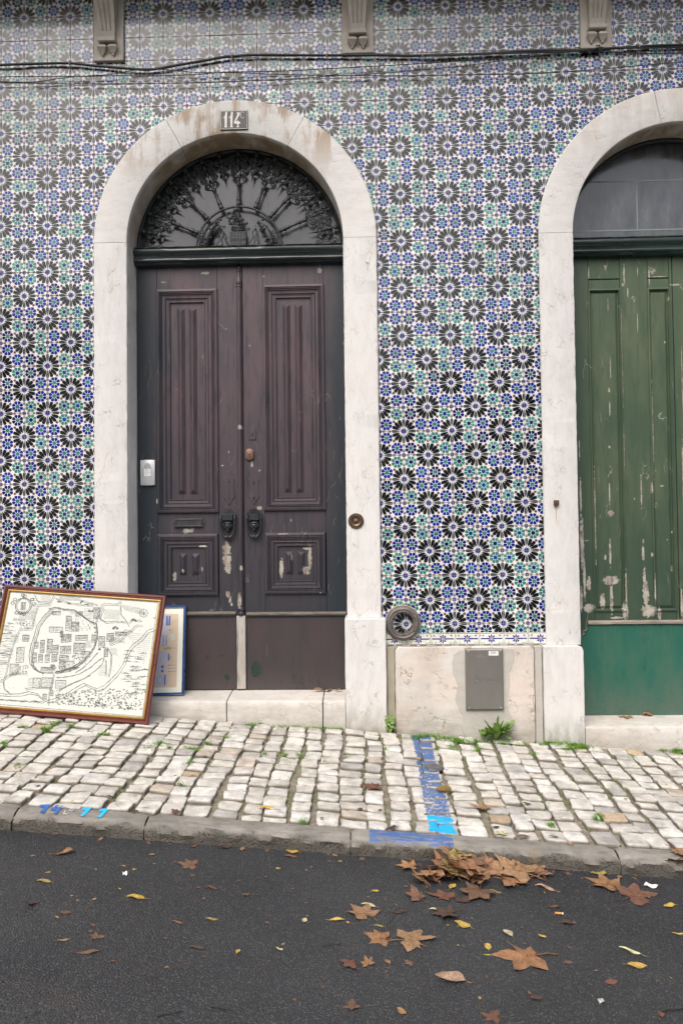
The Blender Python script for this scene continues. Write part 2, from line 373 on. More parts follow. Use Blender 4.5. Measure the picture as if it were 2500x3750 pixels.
def mk_asphalt():
    m, t, b = newmat('asphalt', rough=.62); p = pos(t)
    v = nd(t, 'ShaderNodeTexVoronoi', {'Vector': p, 'Scale': 185.0}); v2 = nd(t, 'ShaderNodeTexVoronoi', {'Vector': p, 'Scale': 330.0})
    r1 = sepz(t, v.outputs['Color'], 'X'); r2 = sepz(t, v2.outputs['Color'], 'X')
    base = mix(t, mr(t, noi(t, p, 1.3, 5, .6), .35, .65, 0, 1), (.018, .0195, .0225), (.031, .033, .036))
    st = ma(t, 'MULTIPLY', mr(t, r1, .55, 1.0, 0, 1), mr(t, v.outputs['Distance'], .28, .48, 1, 0))
    c = mix(t, ma(t, 'MULTIPLY', st, .6), base, (.20, .195, .185))
    st2 = ma(t, 'MULTIPLY', mr(t, r2, .86, .97, 0, 1), mr(t, v2.outputs['Distance'], .25, .42, 1, 0)); c = mix(t, ma(t, 'MULTIPLY', st2, .8), c, (.36, .33, .29))
    ru = ma(t, 'MULTIPLY', mr(t, noi(t, mp(t, p, (.8, 1.6, 1)), 2.4, 5, .7), .58, .72, 0, .38), mr(t, noi(t, p, 60, 3), .4, .65, .1, 1)); c = mix(t, ru, c, (.11, .055, .032))
    gl = ma(t, 'MULTIPLY', mr(t, noi(t, mp(t, p, (1, 1.4, 1), (3, 1, 0)), 3.4, 3, .5), .70, .78, 0, .5), mr(t, noi(t, p, 90, 3), .4, .6, .3, 1)); c = mix(t, gl, c, (.24, .24, .25))
    setb(t, b, 'Base Color', c)
    h = ma(t, 'ADD', ma(t, 'MULTIPLY', v.outputs['Distance'], -1.2), ma(t, 'MULTIPLY', noi(t, p, 60, 4), .8))
    setb(t, b, 'Normal', bump(t, h, .8, .004)); setb(t, b, 'Roughness', mr(t, noi(t, p, 4, 4), .35, .7, .48, .8)); return m
def mk_kerb():
    m, t, b = newmat('kerb_limestone', rough=.75); g = nd(t, 'ShaderNodeNewGeometry'); p = g.outputs['Position']; nz = sepz(t, g.outputs['Normal'])
    n1 = noi(t, p, 5, 5, .65); n2 = noi(t, mp(t, p, (.5, 1.4, 1.4)), 30, 5, .7)
    c = mix(t, mr(t, n1, .35, .65, 0, 1), (.20, .188, .165), (.32, .30, .265)); c = mix(t, mr(t, n2, .46, .68, 0, .75), c, (.13, .12, .10))
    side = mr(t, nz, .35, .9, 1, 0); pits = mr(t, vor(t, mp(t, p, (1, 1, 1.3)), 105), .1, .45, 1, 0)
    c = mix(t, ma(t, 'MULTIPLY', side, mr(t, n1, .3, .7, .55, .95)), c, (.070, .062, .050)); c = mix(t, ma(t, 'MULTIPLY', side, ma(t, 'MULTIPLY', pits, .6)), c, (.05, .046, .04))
    br = mr(t, noi(t, mp(t, p, (1, 1, 1), (5, 0, 2)), 4.3, 4, .6), .6, .68, 0, .4); c = mix(t, br, c, (.26, .19, .12))
    x = sepz(t, p, 'X'); nn = noi(t, mp(t, p, (.25, 1, 1)), 48, 5, .75); y = sepz(t, p, 'Y')
    s = ma(t, 'MULTIPLY', mr(t, x, -.232, -.226, 0, 1), mr(t, x, .098, .104, 1, 0)); s = ma(t, 'MULTIPLY', s, mr(t, nn, .46, .62, .95, .1)); s = ma(t, 'MULTIPLY', s, mr(t, nz, .7, .85, 0, 1))
    s = ma(t, 'MULTIPLY', s, mr(t, ma(t, 'ADD', y, ma(t, 'MULTIPLY', nn, .03)), -1.487, -1.478, 0, 1))
    c = mix(t, s, c, (.05, .135, .37))
    setb(t, b, 'Base Color', c)
    h = ma(t, 'ADD', ma(t, 'MULTIPLY', n2, 1.0), ma(t, 'MULTIPLY', ma(t, 'MULTIPLY', pits, side), -1.0)); setb(t, b, 'Normal', bump(t, h, .8, .006)); b.inputs['Specular IOR Level'].default_value = .35
    return m
def mk_leaf():
    m, t, b = newmat('dead_leaf', rough=.55); oc = nd(t, 'ShaderNodeObjectInfo'); tc = nd(t, 'ShaderNodeTexCoord').outputs['Object']
    tone = nd(t, 'ShaderNodeAttribute', attribute_name='tone').outputs['Color']; of = nd(t, 'ShaderNodeVectorMath', {0: tc, 1: nd(t, 'ShaderNodeCombineXYZ', {0: ma(t, 'MULTIPLY', oc.outputs['Random'], 20.0)}).outputs[0]}, operation='ADD').outputs[0]
    n = noi(t, of, 3.2, 5, .65); n2 = noi(t, of, 12, 4, .7)
    c = mix(t, 1.0, oc.outputs['Color'], tone, 'MULTIPLY'); c = mix(t, mr(t, n, .45, .7, 0, .55), c, (.10, .045, .022)); c = mix(t, 1.0, c, grey(t, mr(t, n2, .3, .7, .7, 1.3)), 'MULTIPLY')
    setb(t, b, 'Base Color', c); setb(t, b, 'Normal', bump(t, n2, .5, .05)); return m
def mk_green(name, a, b_, rough=.5):
    m, t, b = newmat(name, a, rough); oi = nd(t, 'ShaderNodeAttribute', attribute_name='tone').outputs['Fac']; p = pos(t)
    setb(t, b, 'Base Color', mix(t, mr(t, noi(t, p, 25, 3), .35, .65, 0, 1), a, b_)); return m
def mk_glass(name='dusty_glass', dust=(.085, .09, .10), hi=.55):
    m, t, b = newmat(name, (.018, .02, .024), .09); p = pos(t)
    du = noi(t, mp(t, p, (1, 1, .3)), 9, 6, .7); z = sepz(t, p)
    c = mix(t, mr(t, du, .38, .70, hi*.3, hi), (.012, .014, .018), dust); setb(t, b, 'Base Color', c)
    setb(t, b, 'Roughness', mr(t, du, .35, .7, .06, .34)); setb(t, b, 'Normal', bump(t, noi(t, p, 3.0, 2), .06, .02)); b.inputs['Specular IOR Level'].default_value = .8
    return m
M_tile = mk_tile(); M_grout = simple('grout', (.40, .37, .33), .9, var=.35, sc=60)
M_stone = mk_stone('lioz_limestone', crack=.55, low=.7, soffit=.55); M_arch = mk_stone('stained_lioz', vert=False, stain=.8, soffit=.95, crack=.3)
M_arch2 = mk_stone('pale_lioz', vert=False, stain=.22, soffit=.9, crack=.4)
M_slab = mk_stone('pitted_pink_lioz', (.68, .655, .62), vert=False, grime=.5, dirt=(.40, .365, .32), pink=.20, crack=1.0, low=.6)
M_step = mk_stone('step_stone', (.66, .64, .60), vert=False, grime=.4, dirt=(.40, .35, .29), crack=.65, low=.35)
M_corbel = mk_stone('weathered_corbel_stone', (.50, .46, .41), vert=True, grime=.5, dirt=(.24, .205, .165), crack=.3)
M_mortar = mk_stone('old_mortar', (.40, .37, .29), grime=.6, dirt=(.27, .25, .18), crack=.1); M_cement = mk_stone('cement_patch', (.52, .50, .46), vert=False, grime=.5, dirt=(.40, .385, .35), crack=.15)
M_cob = mk_cobble(); M_bed = mk_bed(); M_road = mk_asphalt(); M_kerb = mk_kerb(); M_leaf = mk_leaf()
M_grass = mk_green('fresh_grass', (.10, .24, .02), (.17, .33, .035)); M_weed = mk_green('weed_leaf', (.14, .26, .04), (.25, .38, .09), .4)
M_glass = mk_glass(); M_glass2 = mk_glass('hazy_glass', (.19, .205, .22), .62)
M_iron = simple('painted_cast_iron', (.027, .032, .033), .42, var=.5, sc=60, bs=.5); M_dark = simple('gap_dark', (.01, .01, .01), .9)
M_tran = simple('transom_paint', (.020, .030, .033), .30, var=.5, sc=25, st=(.3, 1, 1)); M_ledge = simple('dusty_ledge', (.085, .08, .068), .9, var=.5, sc=50, st=(.3, 1, 1))
M_brass = simple('tarnished_brass', (.13, .085, .055), .38, .7, var=.4, sc=70); M_copper = simple('brown_lock_metal', (.20, .115, .085), .45, .5, var=.25, sc=40)
M_ring = simple('rusty_iron_ring', (.15, .13, .12), .5, .3, var=.6, sc=45, bs=.8); M_steel = simple('weathered_steel', (.255, .245, .225), .46, .55, var=.12, sc=14, st=(1, 1, .3))
M_steel_l = simple('scratched_lit_steel', (.42, .41, .385), .5, .5); M_steel_d = simple('engraved_shadow', (.075, .07, .062), .6, .4)
M_white = simple('white_sticker', (.78, .78, .76), .6, var=.06); M_ink = simple('black_print', (.03, .03, .03), .7, var=.2)
M_plas = simple('silver_plastic', (.58, .60, .61), .32, .15, var=.06, bs=0); M_plas_g = simple('grey_plastic_window', (.42, .44, .46), .3, var=.1, bs=0)
M_cable = simple('black_cable_sheath', (.016, .017, .017), .42, var=.3); M_clip = simple('pale_clip', (.48, .46, .42), .6)
M_redw = simple('dark_red_lacquered_wood', (.125, .028, .020), .33, var=.4, sc=40, st=(1, 1, 1)); M_gold = simple('dull_gilt', (.36, .215, .055), .42, .25, var=.35, sc=50)
M_bluef = simple('blue_lacquer', (.025, .065, .20), .32, var=.2, sc=40); M_paper = simple('white_wove_paper', (.62, .63, .585), .5, var=.04, sc=20)
M_mapink = simple('grey_green_ink', (.15, .17, .155), .7, var=.35, sc=120, bs=0); M_cream = simple('cream_mat', (.80, .80, .70), .5, var=.03); M_beige = simple('beige_print', (.66, .53, .39), .5, var=.08)
M_lav = simple('lavender_print', (.52, .52, .62), .5, var=.06); M_pblue = simple('blue_print', (.07, .13, .42), .5, var=.2); M_pgrey = simple('grey_print', (.25, .23, .27), .5)
M_enamel = simple('dark_enamel', (.052, .048, .046), .35, var=.3, sc=30); M_enw = simple('white_enamel', (.66, .65, .60), .35, var=.1); M_rust = simple('rust', (.10, .055, .035), .85, var=.5, sc=70)
M_bare = simple('bare_wood', (.30, .26, .22), .85, var=.45, sc=55, st=(.3, 1, 1)); M_bare2 = simple('grimy_bare_wood', (.15, .13, .11), .85, var=.6, sc=55, st=(.3, 1, 1)); M_paintb = simple('blue_kerb_paint', (.035, .13, .42), .6, var=.3, sc=80); M_paintl = simple('light_blue_kerb_paint', (.03, .46, .82), .6, var=.08)
M_paintw = simple('faint_white_paint', (.55, .54, .51), .6, var=.2)
# ================================================================== ROAD, PAVEMENT, KERB
def sheet(x0, x1, y0, y1, f, nx=2, ny=2):
    mb = MB(); mb.grid([[(x0+(x1-x0)*i/nx, y0+(y1-y0)*j/ny, f(x0+(x1-x0)*i/nx, y0+(y1-y0)*j/ny)) for j in range(ny+1)] for i in range(nx+1)]); return mb
struct('road', sheet(-40, 40, -9.5, KY1+.03, rz, 4, 4), M_road, loc=(0, -3, rz(0, -3)))
M_far = simple('park_ground', (.09, .10, .05), .9)
struct('ground', sheet(-150, 150, -160, -9.5, lambda x, y: rz(x, -9.5)+.03, 4, 4), M_far, loc=(0, -30, rz(0, -9.5)))
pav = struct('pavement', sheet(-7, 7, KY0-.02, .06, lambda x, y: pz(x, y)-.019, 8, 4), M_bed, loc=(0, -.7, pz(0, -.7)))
PW = .1045
def course_w(k): return PW*(1+.13*sin(k*2.3)+.08*sin(k*5.1))
def cobble(cx, cy, wx, wy, rng):
    mb = MB(); t = rng.uniform(-.008, .008); hump = rng.uniform(.0, .004); dz = rng.uniform(-.006, .004); ax, ay = rng.uniform(-.06, .06), rng.uniform(-.06, .06)
    cor = [(-1, -1), (1, -1), (1, 1), (-1, 1)]; pts = []
    q = [(sx*wx/2*rng.uniform(.80, 1.02), sy*wy/2*rng.uniform(.78, 1.0)) for sx, sy in cor]
    for i in range(4):
        a = Vector(q[i]); b = Vector(q[(i+1) % 4]); c0 = rng.uniform(.04, .15); c1 = rng.uniform(.04, .15)
        n = Vector((b.y-a.y, a.x-b.x)).normalized()
        pts += [a.lerp(b, c0), a.lerp(b, .5)+n*rng.uniform(-.005, .004), a.lerp(b, 1-c1)]
    co = cos(t*6); si = sin(t*6); pts = [Vector((p.x*co-p.y*si, p.x*si+p.y*co)) for p in pts]
    def Z(p, h): return pz(cx+p.x, cy+p.y)+h+dz+p.x*ax+p.y*ay
    rows = []
    for s, h in ((1.0, -.032), (1.0, -.007), (.985, -.002), (.95, .0), (.5, hump*.8)):
        rows.append([(cx+p.x*s, cy+p.y*s, Z(p*s, h+(rng.uniform(-.0022, .0022) if s < .97 else 0))) for p in pts])
    mb.grid(rows, closev=True); o = len(mb.v)
    mb.v.append((cx, cy, Z(Vector((0, 0)), hump)))
    for i in range(12): mb.f.append([o-12+i, o-12+(i+1) % 12, o]); mb.m.append(0); mb.c.append(None)
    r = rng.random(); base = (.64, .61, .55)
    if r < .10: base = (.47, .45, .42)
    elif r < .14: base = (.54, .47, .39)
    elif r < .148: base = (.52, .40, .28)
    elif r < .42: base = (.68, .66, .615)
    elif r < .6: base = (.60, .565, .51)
    k = rng.uniform(.92, 1.06); base = tuple(c*k for c in base); soil_shade = (.23, .20, .155)  # contact dirt and joint shadow, painted as one dark tone on the sides
    mb.c = [soil_shade]*12+[tuple(a*.45+b*.55 for a, b in zip(base, soil_shade))]*12+[tuple(a*.85+b*.15 for a, b in zip(base, soil_shade))]*12+[base]*(len(mb.f)-36); return mb
rng = random.Random(11); stones = []
x = -3.6; k = 0
while x < 3.4:
    w = course_w(k); cx = x+w/2; y = -.052-rng.uniform(0, .012); drift = rng.uniform(-.006, .006)
    while y > KY0+.03:
        h = rng.choice([.078, .09, .098, .105, .112, .125])*rng.uniform(.93, 1.05)
        if y-h < KY0+.012 or (y-h-.06) < KY0: h = y-KY0-.006
        cy = y-h/2; wob = .022*mnoise.noise(Vector((x*.9, cy*2.2, 4)))+.006*sin(cy*5+k*1.7)+drift
        vis = W
        p = Vector((cx+wob, cy, pz(cx, cy))); d = p-CAMP; dep = d.dot(FW); uu = 1250+FPX*d.dot(RT)/dep
        seen = -40 < uu < 2540
        stones.append((w*h/dep**3 if seen else 0, cx+wob+rng.uniform(-.004, .004), cy, w*.955, h*.945, rng.random())); y -= h+.0015
    x += w; k += 1
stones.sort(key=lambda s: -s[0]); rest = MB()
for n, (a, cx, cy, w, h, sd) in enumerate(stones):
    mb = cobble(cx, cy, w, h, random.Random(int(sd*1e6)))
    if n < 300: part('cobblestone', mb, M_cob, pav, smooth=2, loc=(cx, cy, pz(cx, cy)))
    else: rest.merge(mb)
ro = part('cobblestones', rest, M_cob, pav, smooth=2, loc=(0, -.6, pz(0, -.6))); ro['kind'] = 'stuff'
# kerb stones (parts of the kerb): long worn limestone blocks
kerb = link('kerb', None, (0, KY1, pz(0, KY1))); kerb['kind'] = 'structure'
joints = [-5.2, -4.0, -2.85, PV(54, 2975).x, PV(531, 3012).x, PV(1283, 3087).x, PV(2270, 3143).x, 1.95, 3.1, 4.4]
for i in range(len(joints)-1):
    x0, x1 = joints[i]+.004, joints[i+1]-.004; n = int((x1-x0)/.014); rows = []
    for a in range(n+1):
        xx = x0+(x1-x0)*a/n; z0 = pz(xx, 0)-pz(0, 0); e = min(a, n-a)/2.0; e = min(e, 1); inset = (1-e)*.010
        nv = lambda s, q: mnoise.noise(Vector((xx*s, q, 3.1)))
        prof = [(KY0+.0, -.10), (KY0-.002, -.001-inset), (KY0-.035, .001+.0015*nv(9, 1)), (KY1+.035, .000+.002*nv(9, 2)-inset*.4),
                (KY1+.016+.011*nv(7, 3)+.005*nv(26, 13), -.004+.005*nv(12, 4)-inset), (KY1+.002+.012*nv(9, 5)+.006*nv(30, 15)+inset*.5, -.016+.007*nv(14, 6)-inset), (KY1-.003+.011*nv(12, 7)+.006*nv(34, 17)+inset*.4, -.030+.006*nv(20, 12)), (KY1+.008*nv(15, 8)+.004*nv(36, 19), -.048), (KY1-.002+.003*nv(12, 9), -.085), (KY1, -.16)]
        rows.append([(xx+(.006*nv(3, 11) if 0 < a < n else 0), yy, pz(xx, yy)+zz) for yy, zz in prof])
    mb = MB(); mb.grid(rows)
    for r in (rows[0], rows[-1]): mb.add(r, [list(range(len(r)))])
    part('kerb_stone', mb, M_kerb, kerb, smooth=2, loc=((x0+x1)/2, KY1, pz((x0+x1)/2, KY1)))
jm = MB(); jm.extr([(KY0+.02, pz(0, KY0)-.2), (KY0+.02, pz(0, KY0)-.012), (KY1+.012, pz(0, KY1)-.014), (KY1+.012, pz(0, KY1)-.2)], -.5, .5)
jm = MB(); jm.grid([[(xx, yy, pz(xx, yy)+zz) for yy, zz in ((KY0+.01, -.2), (KY0+.01, -.016), (KY1+.014, -.018), (KY1+.014, -.2))] for xx in (-5.2, 0, 4.4)]); part('joint_fill', jm, M_bed, kerb)
def kp(u, v): return PV(u, v)+Vector((0, 0, .0035))
def painted(polys, mat, lab):
    mb = MB()
    for pl in polys:
        pts = [kp(60+a/2.24, 2920+b_/2.24) for a, b_ in pl]; mb.add(pts, [list(range(len(pts)))])
    o = part('painted_number', mb, mat, kerb); o['label'] = lab
one = lambda x, y, s=1: [(x, y), (x+22*s, y-18), (x+88*s, y-22), (x+88*s, y-8), (x+42*s, y+42), (x+6*s, y+42), (x+44*s, y-2), (x+18*s, y+10)]
painted([[(183, 74), (205, 66), (279, 64), (276, 76), (228, 136), (192, 128), (236, 84), (205, 88)]], M_paintb, 'blue painted number 1 of the worn pair 14')
painted([[(275, 108), (330, 69), (358, 69), (318, 98), (350, 97), (372, 74), (392, 76), (330, 144), (307, 139), (330, 114), (282, 112)]], M_paintb, 'blue painted number 4 beside the faint white marks')
painted([[(535, 99), (556, 90), (618, 87), (616, 98), (552, 161), (522, 158), (569, 110), (540, 112)]], M_paintl, 'light blue painted number 1, left one of the pair 11')
painted([[(677, 109), (700, 99), (756, 98), (754, 110), (694, 173), (664, 168), (713, 120), (684, 122)]], M_paintl, 'light blue painted number 1, right one of the pair 11')
wb = [[(362, 90), (382, 70), (406, 72), (400, 80), (386, 78), (372, 94)], [(384, 140), (400, 112), (410, 108), (396, 138), (424, 140), (418, 147), (388, 146)], [(430, 112), (468, 82), (472, 88), (436, 118)], [(446, 118), (476, 94), (480, 100), (452, 124)]]
painted(wb, M_paintw, 'faint white paint marks next to the blue 14')
# ================================================================== FACADE
TX, TZ = .14, .14*1.00208
R_O, R_I, SPZ = .837, .640, .302; CXL, CXR = -.980, 1.637
YJ, YP, YD = -.02, -.05, .18
wall = thing('tiled_house_wall', 'tall house wall covered in blue, green and black star-patterned tiles above a pale stone plinth', 'wall', (0, 0, -2.6))
def archpts(cx, r, n=40, a0=pi, a1=0): return [(cx+r*cos(a0+(a1-a0)*i/n), SPZ+r*sin(a0+(a1-a0)*i/n)) for i in range(n+1)]
ZB, ZT = -3.3, 4.2; rm = .74
out = [(-7, ZB), (-7, ZT), (7, ZT), (7, ZB), (CXR+rm, ZB)]+archpts(CXR, rm, 40, 0, pi)+[(CXR-rm, ZB), (CXL+rm, ZB)]+archpts(CXL, rm, 40, 0, pi)+[(CXL-rm, ZB)]
mb = MB(); mb.prism(out, .012, .55); part('masonry', mb, M_grout, wall, loc=(0, .2, 0))
mb = MB(); mb.box(-3.4, 3.4, .56, .6, ZB, 2); part('inner_wall', mb, M_dark, wall)
# --- one tile: base slab, then the pattern as flat glaze fields
def tri(pts): return pts
NAVY = (.008, .006, .10); COB = (.006, .016, .23); COB2 = (.012, .035, .30); GR1 = (.045, .22, .18); GR2 = (.085, .28, .23); GR3 = (.025, .18, .145); BLK = (.008, .010, .011); RUS = (.19, .045, .028); RU2 = (.24, .08, .04); WHT = (.72, .735, .735); VIO = (.03, .02, .22)
def tile_mb(rg, flip, S=.1384):
    mb = MB(); mb.col = WHT; g = (TX-S)/2; e = .0018
    rows = [[(g, .011, g), (g+S, .011, g), (g+S, .011, g+S), (g, .011, g+S)], [(g, e, g), (g+S, e, g), (g+S, e, g+S), (g, e, g+S)], [(g+e, 0, g+e), (g+S-e, 0, g+e), (g+S-e, 0, g+S-e), (g+e, 0, g+S-e)]]
    mb.grid(rows, closev=True); mb.add(rows[-1], [(0, 1, 2, 3)])
    L = .0125                                    # lo/hi clip of the unglazed edge (fraction of tile)
    def P(pts, col, y=-.0003):
        mx = sum(a for a, b in pts)/len(pts); mz = sum(b for a, b in pts)/len(pts); pts = [(min(max(mx+(a-mx)*1.085, .009), .991), min(max(mz+(b-mz)*1.085, .009), .991)) for a, b in pts]
        q = [((1-a if flip else a)*TX, b*TX) for a, b in pts]; mb.col = col; mb.poly(q, y)
    def rot(pts, a, ox, oz, sg=1): return [(ox+sg*(x*cos(a)-z*sin(a)), oz+sg*(x*sin(a)+z*cos(a))) for x, z in pts]
    pet = [(.175, 0), (.24, .036), (.30, .054), (.40, .069), (.468, .062), (.495, .030), (.495, -.030), (.468, -.062), (.40, -.069), (.30, -.054), (.24, -.036)]
    def half(o, sg, ax):
        h = [(.18, L), (.28, .040), (.38, .058), (.475, .052), (.492, L)]
        return [(o+sg*a, o+sg*b) if ax == 0 else (o+sg*b, o+sg*a) for a, b in h]
    for o, sg in ((0, 1), (1, -1)):
        bl = (BLK[0]*rg.uniform(.8, 1.6),)*2+(BLK[2]*rg.uniform(.8, 1.5),)
        for a in (22.5, 45, 67.5): P(rot(pet, radians(a), o, o, sg), bl)
        P(half(o, sg, 0), bl); P(half(o, sg, 1), bl)
        st = [(o+sg*L, o+sg*L)]
        for kk in range(0, 9):
            a = radians(kk*11.25); r = .145 if kk % 2 else .085
            st.append((o+sg*max(r*cos(a), L), o+sg*max(r*sin(a), L)))
        P(st, VIO)
        for d, w in ((.585, .052), (.83, .050)):
            lens = [(d-w, L), (d-w*.75, .040), (d, .050), (d+w*.75, .040), (d+w, L)]; rc = RUS if rg.random() < .7 else RU2
            P([(o+sg*a, o+sg*b) for a, b in lens], rc); P([(o+sg*b, o+sg*a) for a, b in lens], rc)
        cx = .5-sg*.098 if sg == 1 else .5+.098; q = [(-.058, 0), (-.035, .042), (.012, .052), (.044, .036), (.052, 0), (.044, -.036), (.012, -.052), (-.035, -.042)]
        P(rot([(-a, b) for a, b in q], radians(45), cx, cx, sg), RUS if rg.random() < .7 else RU2)
    for (ox, oz, sx, sz) in ((1, 0, -1, 1), (0, 1, 1, -1)):
        P([(ox+sx*L, oz+sz*L)]+[(ox+sx*max(.082*cos(radians(a)), L), oz+sz*max(.082*sin(radians(a)), L)) for a in range(0, 91, 15)], (.03, .03, .16))
    for (fx, fz) in ((.714, .286), (.286, .714)):
        blue = rg.random() < .60; pc = rg.choice([NAVY, COB, COB, COB2]) if blue else rg.choice([GR1, GR1, GR2, GR3]); cc = rg.choice([GR1, GR3]) if blue else rg.choice([NAVY, COB, COB2])
        fp = [(.088, 0), (.118, .032), (.155, .053), (.20, .066), (.230, .046), (.243, .0), (.230, -.046), (.20, -.066), (.155, -.053), (.118, -.032)]
        for kk in range(8):
            v = rg.uniform(.88, 1.12); P(rot(fp, radians(22.5+45*kk), fx, fz), tuple(c*v for c in pc))
        P([(fx+(.088 if kk % 2 else .070)*cos(radians(kk*22.5)), fz+(.088 if kk % 2 else .070)*sin(radians(kk*22.5))) for kk in range(16)], cc)
    return mb
rg = random.Random(5); TV = {f: [tile_mb(rg, f) for _ in range(18)] for f in (0, 1)}
TM = {f: [q.mesh('azulejo_tile', M_tile) for q in TV[f]] for f in (0, 1)}
ZBT = W(1700, 2316, 0).z; ZBB = W(1700, 2362, 0).z
def keep(i, j):
    x0, z0 = i*TX, j*TZ; cs = [(x0+a*TX, z0+b*TZ) for a in (0, .5, 1) for b in (0, .5, 1)]
    if z0+TZ < ZBT+.004: return False
    for cx in (CXL, CXR):
        if all((abs(x-cx) < R_O-.005 and z <= SPZ) or (z > SPZ and (x-cx)**2+(z-SPZ)**2 < (R_O-.005)**2) for x, z in cs): return False
    return True
cand = []
for i in range(-30, 30):
    for j in range(-15, 17):
        if keep(i, j):
            c = Vector((i*TX+.07, 0, j*TZ+.07)); d = c-CAMP; dep = d.dot(FW); u = 1250+FPX*d.dot(RT)/dep; v = 1875-FPX*d.dot(UP)/dep
            full = 44 < u < 2456 and 44 < v
            hid = any((abs(c.x-cx) < R_O+.05 and c.z <= SPZ) or (c.z > SPZ and (c.x-cx)**2+(c.z-SPZ)**2 < (R_O+.05)**2) for cx in (CXL, CXR)) or (v > 2150 and u < 620)
            cand.append((-(1/dep**2) if full and not hid else (0 if (-60 < u < 2560 and v > -60) else 1), i, j))
cand.sort(); tm = MB(); trg = random.Random(3)
for n, (a, i, j) in enumerate(cand):
    fl = 0 if (i+j) % 2 == 0 else 1; kx = trg.randrange(18); tw = .0006; ox, oy, oz = trg.uniform(-tw, tw), trg.uniform(-.0009, .0004), trg.uniform(-tw, tw)
    if n < 300:
        o = link('tile', TM[fl][kx], (i*TX+ox, oy, j*TZ+oz), wall); o.rotation_euler = (trg.uniform(-.007, .007), 0, trg.uniform(-.007, .007))
    else: tm.merge(TV[fl][kx], Matrix.Translation((i*TX+ox, oy, j*TZ+oz)))
o = part('tiles', tm, M_tile, wall, recalc=False, loc=(0, 0, 0)); o['kind'] = 'stuff'
# border tiles
def border_mb():
    mb = MB(); H = ZBT-ZBB-.002; S = .1378; mb.col = (.78, .78, .70)
    rows = [[(a, y, b) for a, b in ((e, e), (S-e, e), (S-e, H-e), (e, H-e))] for e, y in ((0, .012), (0, .0015), (.0015, 0))]
    mb.grid(rows, closev=True); mb.add(rows[-1], [(0, 1, 2, 3)])
    def P(pts, c, y=-.0003): mb.col = c; mb.poly(pts, y)
    P([(.001, .003), (S-.001, .003), (S-.001, .0055), (.001, .0055)], (.02, .01, .08)); P([(.001, H-.006), (S-.001, H-.006), (S-.001, H-.003), (.001, H-.003)], (.02, .01, .08))
    zc = H*.5; xc = S/2
    for s in (0, 1): 
        a, b = (.006, xc-.024) if s == 0 else (xc+.024, S-.006); P([(a, zc-.0035), (b, zc-.0035), (b, zc+.0035), (a, zc+.0035)], (.015, .015, .22))
    pt = [(.006, 0), (.010, .0035), (.021, .0045), (.024, .002), (.024, -.002), (.021, -.0045), (.010, -.0035)]
    for k in range(8):
        a = radians(k*45); P([(xc+x*cos(a)-z*sin(a), zc+x*sin(a)+z*cos(a)) for x, z in pt], (.015, .015, .24), -.0006)
    st = lambda x, z, r, c: P([(x+(r if k % 2 else r*.5)*cos(radians(k*22.5)), z+(r if k % 2 else r*.5)*sin(radians(k*22.5))) for k in range(16)], c, -.0008)
    st(xc, zc, .0055, (.30, .09, .04)); st(.020, H-.017, .007, (.30, .09, .04)); st(S-.020, H-.017, .007, (.30, .09, .04)); st(.004, H-.017, .005, (.02, .03, .2))
    for x in (.018, S-.030): P([(x, .010), (x+.014, .010), (x+.010, .013), (x+.006, .018), (x+.005, .013)], (.09, .26, .14))
    for x in (.005, S-.010): P([(x, .010), (x+.006, .012), (x+.004, .017), (x-.001, .015)], (.09, .26, .14))
    return mb
bmb = border_mb().mesh('border_tile', M_tile)
for i in list(range(-24, -13))+list(range(-1, 6))+list(range(17, 24)):
    link('border_tile', bmb, (i*TX+.0011, -.0025, ZBB+.001), wall)
# plinth slabs between the doorways
def rough_poly(x0, z0, x1, z1, n=14, j=.004, r=.02):
    pts = []
    cs = [(x0+r, z0, x1-r, z0), (x1, z0+r, x1, z1-r), (x1-r, z1, x0+r, z1), (x0, z1-r, x0, z0+r)]
    for a, b, c, d in cs:
        for k in range(n): t = k/(n-1); pts.append((a+(c-a)*t+random.uniform(-j, j)*.5, b+(d-b)*t+random.uniform(-j, j)*.5))
    return pts
def slab(name, pts, y0, y1, mat, par, label=None, bev=.004):
    mb = MB(); n = len(pts); cx = sum(p[0] for p in pts)/n; cz = sum(p[1] for p in pts)/n
    ins = [((p[0]-cx)*(1-bev/max(.03, abs(p[0]-cx)+.02))+cx, (p[1]-cz)*(1-bev/max(.03, abs(p[1]-cz)+.02))+cz) for p in pts]
    rows = [[(x, y1, z) for x, z in pts], [(x, y0+bev, z) for x, z in pts], [(x, y0, z) for x, z in ins]]
    mb.grid(rows, closev=True); mb.add(rows[-1], [list(range(n))]); return part(name, mb, mat, par, label=label)
zt = ZBB-.006
slab('plinth_slab', rough_poly(-.067, -2.66, .727, zt, 20, .003), -.030, .012, M_slab, wall)
mb = MB(); mb.box(-.30, .92, -.006, .012, -2.75, zt+.004); part('mortar', mb, M_mortar, wall)
slab('mortar_strip', rough_poly(-.114, -2.535, -.070, zt, 12, .005, .004), -.022, .01, M_mortar, wall)
slab('mortar_strip', rough_poly(.731, -2.66, .772, zt, 12, .003, .004), -.026, .01, M_cement, wall)
cpts = [(.262, -2.165), (.268, -2.13), (.30, -2.112), (.47, -2.105), (.61, -2.112), (.615, -2.18), (.585, -2.25), (.575, -2.44), (.60, -2.52), (.56, -2.57), (.545, -2.63), (.34, -2.63), (.30, -2.56), (.315, -2.49), (.275, -2.42), (.285, -2.32), (.265, -2.25)]
cp2 = []
for k in range(len(cpts)):
    a, b = cpts[k], cpts[(k+1) % len(cpts)]
    for t in (0, .33, .66): cp2.append((a[0]+(b[0]-a[0])*t+random.uniform(-.006, .006), a[1]+(b[1]-a[1])*t+random.uniform(-.006, .006)))
slab('cement_patch', cp2, -.0325, -.02, M_cement, wall, bev=.001)
